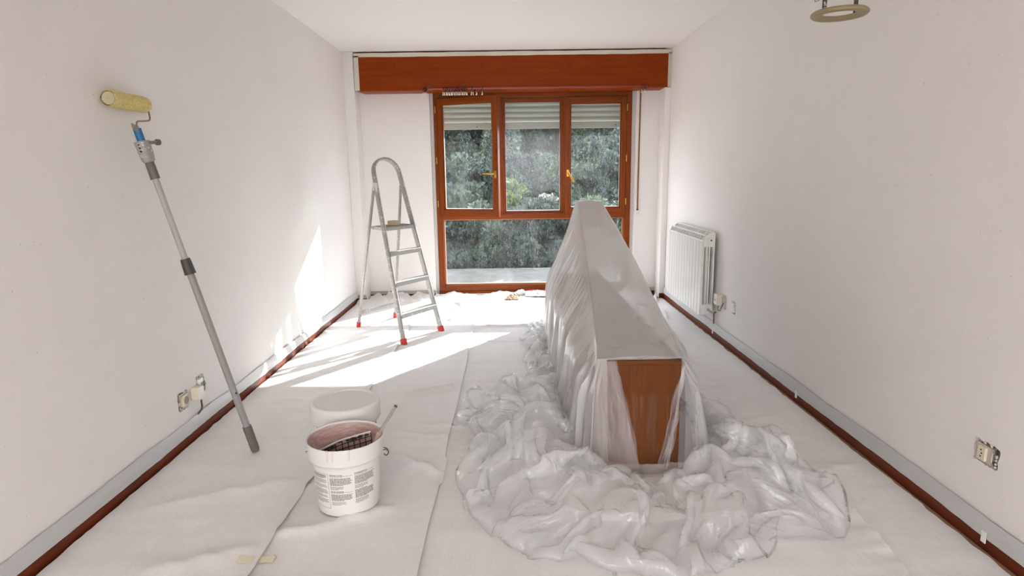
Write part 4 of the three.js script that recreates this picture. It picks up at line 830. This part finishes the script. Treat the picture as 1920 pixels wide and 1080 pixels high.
// left wall: facing +x, so the part's own +x points towards the camera's depth decreasing... (-z of the room is the part's +x... )
{
  const a = socketGroup('round cream wall socket without cover plate, nearest on the left wall', XL, 0.238, 2.985);
  crumbParts(crumbs(0.086, 0.086, 141), a);
  part('insert', fb(-0.024, 0.036, -0.030, 0.030, -0.03, 0.012, 0.006), creamPlastic, a);
  part('face', disc(0.021, 0.010, 0.0135).translate(0.006, 0, 0), std(0xa39a88, 0.6), a);
  part('mounting_frame', [fb(-0.04, 0.04, 0.034, 0.039, 0.0, 0.004), fb(-0.04, 0.04, -0.039, -0.034, 0.0, 0.004), fb(-0.04, -0.036, -0.038, 0.038, 0, 0.004)], steel, a);
  const b = thing('junction_box', 'cream junction box with a brown cable hanging below it on the left wall', 'junction box', V(XL, 0.245, 3.075), Math.PI / 2);
  part('body', fb(-0.022, 0.030, -0.034, 0.034, 0.0, 0.042, 0.005), creamPlastic, b);
  part('cover', fb(-0.022, 0.030, -0.034, 0.034, 0.042, 0.048, 0.003), whitePlastic, b);
  part('cable', tube(curve([new THREE.Vector3(0.022, -0.03, 0.03), new THREE.Vector3(0.025, -0.06, 0.03), new THREE.Vector3(0.036, -0.10, 0.022), new THREE.Vector3(0.026, -0.122, 0.008), new THREE.Vector3(0.01, -0.128, 0.004)], 24), 0.0048, { side: new THREE.Vector3(1, 0, 0) }), std(0x5c4034, 0.5), b);
  const c = socketGroup('opened wall socket hole with exposed wires, farthest on the left wall', XL, 0.265, 3.165);
  crumbParts(crumbs(0.08, 0.09, 143, 18), c);
  part('insert', fb(-0.03, 0.012, -0.008, 0.034, -0.03, 0.012, 0.004), whitePlastic, c);
  part('wires', [0, 1, 2].map((k) => tube(curve([new THREE.Vector3(-0.012 + k * 0.012, -0.02, 0.0), new THREE.Vector3(-0.014 + k * 0.016, -0.01, 0.016), new THREE.Vector3(-0.004 + k * 0.012, 0.012, 0.012)], 10), 0.0022)), std(0x6e6a66, 0.5), c);
  // right wall, near the radiator
  const e = thing('junction_box', 'cream socket box pulled off the right wall beside the radiator, wires showing', 'junction box', V(XR, 0.345, 4.80), -Math.PI / 2);
  part('body', fb(-0.042, 0.036, -0.044, 0.044, 0.004, 0.05, 0.006), creamPlastic, e);
  part('face', fb(-0.036, 0.03, -0.038, 0.038, 0.05, 0.054, 0.003), whitePlastic, e);
  part('pin_hole', [disc(0.005, 0.0545, 0.0552).translate(-0.012, 0, 0), disc(0.005, 0.0545, 0.0552).translate(0.008, 0, 0)], blackHole, e);
  part('cable', tube(curve([new THREE.Vector3(-0.01, -0.044, 0.02), new THREE.Vector3(-0.008, -0.08, 0.024), new THREE.Vector3(0.02, -0.088, 0.02), new THREE.Vector3(0.045, -0.05, 0.012), new THREE.Vector3(0.055, -0.02, 0.004)], 24), 0.0042, { side: new THREE.Vector3(0, 0, 1) }), std(0x8a857e, 0.5), e);
  const g = socketGroup('small bare wall socket insert near the radiator on the right wall', XR, 0.335, 4.535);
  crumbParts(crumbs(0.064, 0.085, 147), g);
  part('insert', fb(-0.026, 0.014, -0.034, 0.034, -0.03, 0.014, 0.004), whitePlastic, g);
  // right wall, near the camera
  const k = socketGroup('three-hole wall socket without cover plate in the right foreground', XR, 0.342, 2.04);
  crumbParts(crumbs(0.098, 0.078, 149, 16), k);
  part('mounting_frame', [fb(-0.043, 0.034, -0.032, 0.032, 0.001, 0.006, 0.002)], std(0xc9beb0, 0.5), k);
  part('insert', fb(-0.026, 0.012, -0.026, 0.026, -0.03, 0.014, 0.003), creamPlastic, k);
  part('pin_hole', [disc(0.003, 0.0142, 0.0148).translate(-0.007, 0.013, 0), disc(0.003, 0.0142, 0.0148).translate(-0.003, 0.001, 0), disc(0.003, 0.0142, 0.0148).translate(-0.007, -0.011, 0)], blackHole, k);
  part('clip', [fb(0.036, 0.043, 0.018, 0.032, 0.001, 0.008), fb(0.034, 0.041, -0.034, -0.02, 0.001, 0.007)], steel, k);
}

// ---------------------------------------------------------------- ceiling lamp frame
const lamp = thing('lamp_frame', 'bare metal lamp ring hanging by two perforated straps near the right wall', 'lamp frame', V(1.238, 1.918, 2.4));
{
  const ring = lathe([[0.060, 0.010], [0.064, 0.004], [0.078, -0.004], [0.092, -0.004], [0.0985, 0.002], [0.0985, 0.008], [0.092, 0.014], [0.078, 0.013], [0.064, 0.012], [0.060, 0.010]], 64);
  part('ring', ring, std(0x9d8f6c, 0.45, { metalness: 0.15 }), lamp);
  for (const s of [-1, 1]) {
    const st = sub('strap', lamp), x = s * 0.0685, top = H - 1.918;
    const shape = new THREE.Shape(); shape.moveTo(-0.008, 0); shape.lineTo(0.008, 0); shape.lineTo(0.008, top - 0.01); shape.lineTo(-0.008, top - 0.01); shape.closePath();
    for (let y = 0.028; y < top - 0.05; y += 0.032) { const hole = new THREE.Path(); hole.absellipse(0, y, 0.0032, 0.0055, 0, Math.PI * 2, true); shape.holes.push(hole); }
    const g = new THREE.ExtrudeGeometry(shape, { depth: 0.0022, bevelEnabled: false, curveSegments: 8 }); g.translate(x, 0.01, -0.02 * s);
    part('strip', g, darkSteel, st);
    part('bolt', tube([V(x, 0.03, 0.02 * s - 0.008), V(x, 0.03, 0.02 * s + 0.006)], 0.0048, { n: 6 }), steel, st);
    part('bolt', tube([V(x, 0.018, 0.02 * s - 0.008), V(x, 0.018, 0.02 * s + 0.006)], 0.0048, { n: 6 }), steel, st);
  }
  part('mounting_plate', bar(-0.09, 0.09, H - 1.918 - 0.008, H - 1.918 - 0.0005, -0.03, 0.03, 0.002), steel, lamp);
  part('wire', tube(curve([V(-0.066, 0.07, 0), V(-0.09, 0.085, -0.01), V(-0.105, 0.088, -0.02)], 12), 0.0014), std(0x8b8378, 0.5), lamp);
  part('wire', tube(curve([V(-0.066, 0.06, 0), V(-0.085, 0.05, -0.01), V(-0.10, 0.045, -0.012), V(-0.098, 0.055, -0.012), V(-0.078, 0.062, -0.006)], 18), 0.0014), std(0x8b8378, 0.5), lamp);
  part('wire_tip', tube([V(-0.098, 0.087, -0.017), V(-0.115, 0.094, -0.022)], 0.0022), std(0x3a342e, 0.5), lamp);
}

// ---------------------------------------------------------------- packet and torn kraft by the window
const packet = thing('film_packet', 'flat white packet with a red header lying by the window threshold behind the plastic', 'packet', V(0.34, 0.03, 6.70), -0.12);
{
  const pk = (y0) => sheet(30, 12, (u, v) => [lerp(-0.16, 0.2, u), y0 + 0.01 * Math.sin(v * 3.1) + n2(u * 6, v * 4) * 0.006 + v * 0.04, lerp(-0.06, 0.11, v) + n2(u * 4, 2) * 0.006], (u, v) => [u, v]);
  const c = document.createElement('canvas'); c.width = 256; c.height = 128; const q = c.getContext('2d');
  q.fillStyle = '#e9e7e6'; q.fillRect(0, 0, 256, 128); q.fillStyle = '#b3242c'; q.fillRect(0, 0, 256, 44); q.fillStyle = '#e9c9c8'; for (const x of [60, 120, 190]) { q.beginPath(); q.ellipse(x, 22, 9, 5, 0.3, 0, 7); q.fill(); }
  q.fillStyle = '#55555c'; for (const x of [60, 118, 176]) q.fillRect(x, 66, 44, 34);
  const t = new THREE.CanvasTexture(c); t.colorSpace = THREE.SRGBColorSpace; t.magFilter = THREE.LinearFilter;
  part('film', pk(0), phys(0xffffff, 0.25, { map: t, side: THREE.DoubleSide, clearcoat: 0.6, clearcoatRoughness: 0.15 }), packet);
  solo('kraft_paper', sheet(20, 10, (u, v) => [lerp(-0.06, 0.10, u) + v * 0.02, 0.016 + Math.sin(u * 3.1) * 0.035 * v + n2(u * 5, v * 3) * 0.006, lerp(6.56, 6.68, v) + n2(u * 5, 1) * 0.015]), kraft, 'torn flap of brown kraft paper on the floor left of the red packet', 'paper flap');
  solo('film_wad', new THREE.IcosahedronGeometry(0.05, 4).translate(0, 0, 0), phys(0xf0f0ee, 0.3, { clearcoat: 0.6 }), 'small white crumpled wad of film between kraft flap and red packet', 'film wad', V(0.128, 0.05, 6.765));
  const w = scene.children[scene.children.length - 1].geometry, p = w.attributes.position;
  for (let i = 0; i < p.count; i++) { const x = p.getX(i), y = p.getY(i), z = p.getZ(i), k = 1 + n3(x * 40, y * 40, z * 40) * 0.25 + n3(x * 90, y * 90, z * 90) * 0.12; p.setXYZ(i, x * k, y * k * 0.65, z * k); }
  w.computeVertexNormals();
}

// ---------------------------------------------------------------- outside: terrace, hedge, trees
const gMap = texture(256, 256, (u, v) => { const a = wrapNoise(u, v, 20, 20, 101) * 0.06 + wrapNoise(u, v, 4, 4, 102) * 0.06; return [0.30 + a, 0.29 + a, 0.27 + a]; }, { metres: 2.5 });
struct('ground', planUV(box(-16, 16, -0.4, -0.12, OUT + 0.02, 9.75), 0, 2), std(0xffffff, 0.9, { map: gMap }));
struct('ground_001', planUV(box(-40, 40, -0.6, -0.2, 9.75, 60), 0, 2), std(0x5d5a3e, 0.95));
struct('ground_002', planUV(box(-40, 40, -0.6, -0.2, -40, OUT), 0, 2), std(0x7d7a6a, 0.95));
const leafShape = (() => {
  const g = new THREE.BufferGeometry();
  g.setAttribute('position', new THREE.Float32BufferAttribute([0, 0, 0, 0.5, 0.5, 0.1, 0, 1, 0, -0.5, 0.5, 0.1], 3));
  g.setAttribute('uv', new THREE.Float32BufferAttribute([0, 0, 1, 0.5, 0, 1, 0, 0.5], 2)); g.setIndex([0, 1, 2, 0, 2, 3]); g.computeVertexNormals(); return g;
})();
const leafMat = phys(0xffffff, 0.75, { transmission: 0.35, thickness: 0, side: THREE.DoubleSide });
const bark = std(0x4b3b2c, 0.95);
function foliage(parent, clumps, count, size, color, seed) {
  const r = mulberry(seed), mesh = new THREE.InstancedMesh(leafShape, leafMat, count), m = new THREE.Matrix4(), q = new THREE.Quaternion(), e = new THREE.Euler(), s = new THREE.Vector3(), p = new THREE.Vector3(), c = new THREE.Color();
  const total = clumps.reduce((a, k) => a + k[3] * k[4], 0);
  for (let i = 0; i < count; i++) {
    let pick = r() * total, k = clumps[0]; for (const t of clumps) { pick -= t[3] * t[4]; if (pick <= 0) { k = t; break; } }
    const a = r() * 6.283, z = r() * 2 - 1, rr = Math.cbrt(0.25 + 0.75 * r()), w = Math.sqrt(1 - z * z);
    p.set(k[0] + Math.cos(a) * w * rr * k[3], k[1] + z * rr * k[4], k[2] + Math.sin(a) * w * rr * k[3]);
    e.set((r() - 0.5) * 2.6, r() * 6.283, (r() - 0.5) * 2.6); q.setFromEuler(e); const sz = size * (0.6 + r() * 0.8); s.set(sz * 0.75, sz, sz);
    mesh.setMatrixAt(i, m.compose(p, q, s));
    const t = r(); c.setRGB(color[0] * (0.65 + t * 0.7), color[1] * (0.65 + t * 0.7), color[2] * (0.6 + r() * 0.8)); mesh.setColorAt(i, c);
  }
  mesh.name = 'foliage'; mesh.userData.kind = 'stuff'; parent.add(mesh); shade(mesh);
}
function tree(label, name, x, d, h, w, color, seed, o = {}) {
  const t = thing(name, label, o.category ?? 'tree', V(x, -0.2, d)), r = mulberry(seed), clumps = [];
  const low = o.low ?? 0.15;
  for (let k = 0; k < (o.clumps ?? 16); k++) { const y = h * (low + (0.9 - low) * r()), sp = w * (0.62 + 0.2 * r()) * Math.sqrt(Math.max(0.1, 1 - ((y / h - 0.45) / 0.62) ** 2)), a = r() * 6.283, q = Math.sqrt(r()); clumps.push([Math.cos(a) * sp * q, y, Math.sin(a) * sp * q * 0.8, w * (0.25 + r() * 0.2), w * (0.2 + r() * 0.16)]); }
  const trunk = [sweep(curve([new THREE.Vector3(0, 0, 0), new THREE.Vector3(0.06, h * 0.3, 0.03), new THREE.Vector3(-0.05, h * 0.7, 0)], 10), new THREE.Vector3(1, 0, 0), w * 0.05 + 0.02, w * 0.05 + 0.02, { scale: (q) => 1 - q * 0.6 })];
  for (const k of clumps.slice(0, 9)) trunk.push(sweep(curve([new THREE.Vector3(0, Math.max(0.05, k[1] - w * 0.5), 0), new THREE.Vector3(k[0] * 0.5, k[1] - w * 0.2, k[2] * 0.5), new THREE.Vector3(k[0], k[1], k[2])], 6), new THREE.Vector3(1, 0, 0.3), 0.025, 0.025, { n: 6, scale: (q) => 1 - q * 0.7 }));
  part('trunk', trunk, bark, t);
  foliage(t, clumps, o.count ?? 9000, o.size ?? 0.11, color, seed + 1);
  return t;
}
const DARK = [0.035, 0.055, 0.035], MID = [0.055, 0.085, 0.045], GREY = [0.10, 0.125, 0.095], LIME = [0.11, 0.16, 0.03];
tree('dark bushy evergreen tree outside behind the open left sash', 'tree', -2.6, 15.5, 5.2, 2.2, DARK, 201, { count: 32000, size: 0.075 });
tree('grey-green tree outside centred behind the left sash', 'tree', -0.5, 14.4, 4.6, 1.7, GREY, 203, { count: 32000, size: 0.07 });
tree('mid green tree outside behind the middle pane', 'tree', 1.2, 15.2, 4.4, 1.9, MID, 205, { count: 32000, size: 0.075 });
tree('grey-green tree outside behind the right sash', 'tree', 3.0, 14.6, 3.9, 1.6, GREY, 207, { count: 30000, size: 0.07 });
tree('dark tree outside at the far right beyond the window', 'tree', 4.6, 16.2, 3.9, 1.7, DARK, 209, { count: 9000 });
tree('distant dark tree closing the gap left of centre', 'tree', 0.2, 20, 5.6, 3.0, DARK, 211, { count: 16000, size: 0.24 });
tree('distant mid green tree closing the gap right of centre', 'tree', 3.6, 21, 5.2, 3.0, MID, 213, { count: 16000, size: 0.24 });
tree('distant dark tree at the far left beyond the window', 'tree', -4.2, 20, 6.0, 3.0, MID, 215, { count: 16000, size: 0.24 });
tree('distant dark tree just left of the middle pane', 'tree', -1.6, 18.5, 5.4, 2.6, DARK, 216, { count: 18000, size: 0.22, low: 0.1 });
tree('small shrub with sunlit lime green leaves behind the middle pane', 'shrub', 0.08, 12.2, 1.72, 0.30, LIME, 217, { category: 'shrub', count: 900, size: 0.085, clumps: 9, low: 0.45 });
tree('pale flowering shrub low behind the middle pane', 'shrub', 0.68, 11.7, 1.22, 0.36, [0.30, 0.30, 0.24], 219, { category: 'shrub', count: 1500, size: 0.06, clumps: 8, low: 0.4 });
for (const [x, d, words, q] of [[-1.9, 13.0, 'low dark shrub behind the left end of the hedge', 0], [-0.95, 12.7, 'low dark shrub behind the hedge under the left sash', 1], [-0.2, 13.2, 'low dark shrub behind the hedge at the first mullion', 2], [1.25, 12.9, 'low dark shrub behind the hedge under the second mullion', 3], [2.1, 12.9, 'low dark shrub behind the hedge under the right sash', 4]]) tree(words, 'shrub', x, d, 2.0, 0.75, q % 2 ? MID : DARK, 260 + q * 3, { category: 'shrub', count: 6000, size: 0.1, clumps: 16, low: 0.08 });
for (let k = 0; k < 8; k++) tree(['dense dark hedge plant at the far left end of the terrace', 'dense dark hedge plant behind the ladder reflection', 'dense dark hedge plant left of centre behind the lower pane', 'dense dark hedge plant in the middle of the lower pane', 'dense dark hedge plant right of the middle of the lower pane', 'dense dark hedge plant behind the plastic peak', 'dense dark hedge plant near the right end of the lower pane', 'dense dark hedge plant at the far right end of the terrace'][k], 'hedge_plant', -2.6 + k * 0.72, 10.35 + (k % 2) * 0.25, 1.08, 0.62, k % 3 ? DARK : MID, 230 + k * 3, { category: 'hedge', count: 6500, size: 0.085, clumps: 22, low: 0.02 });



renderer.render(scene, camera);
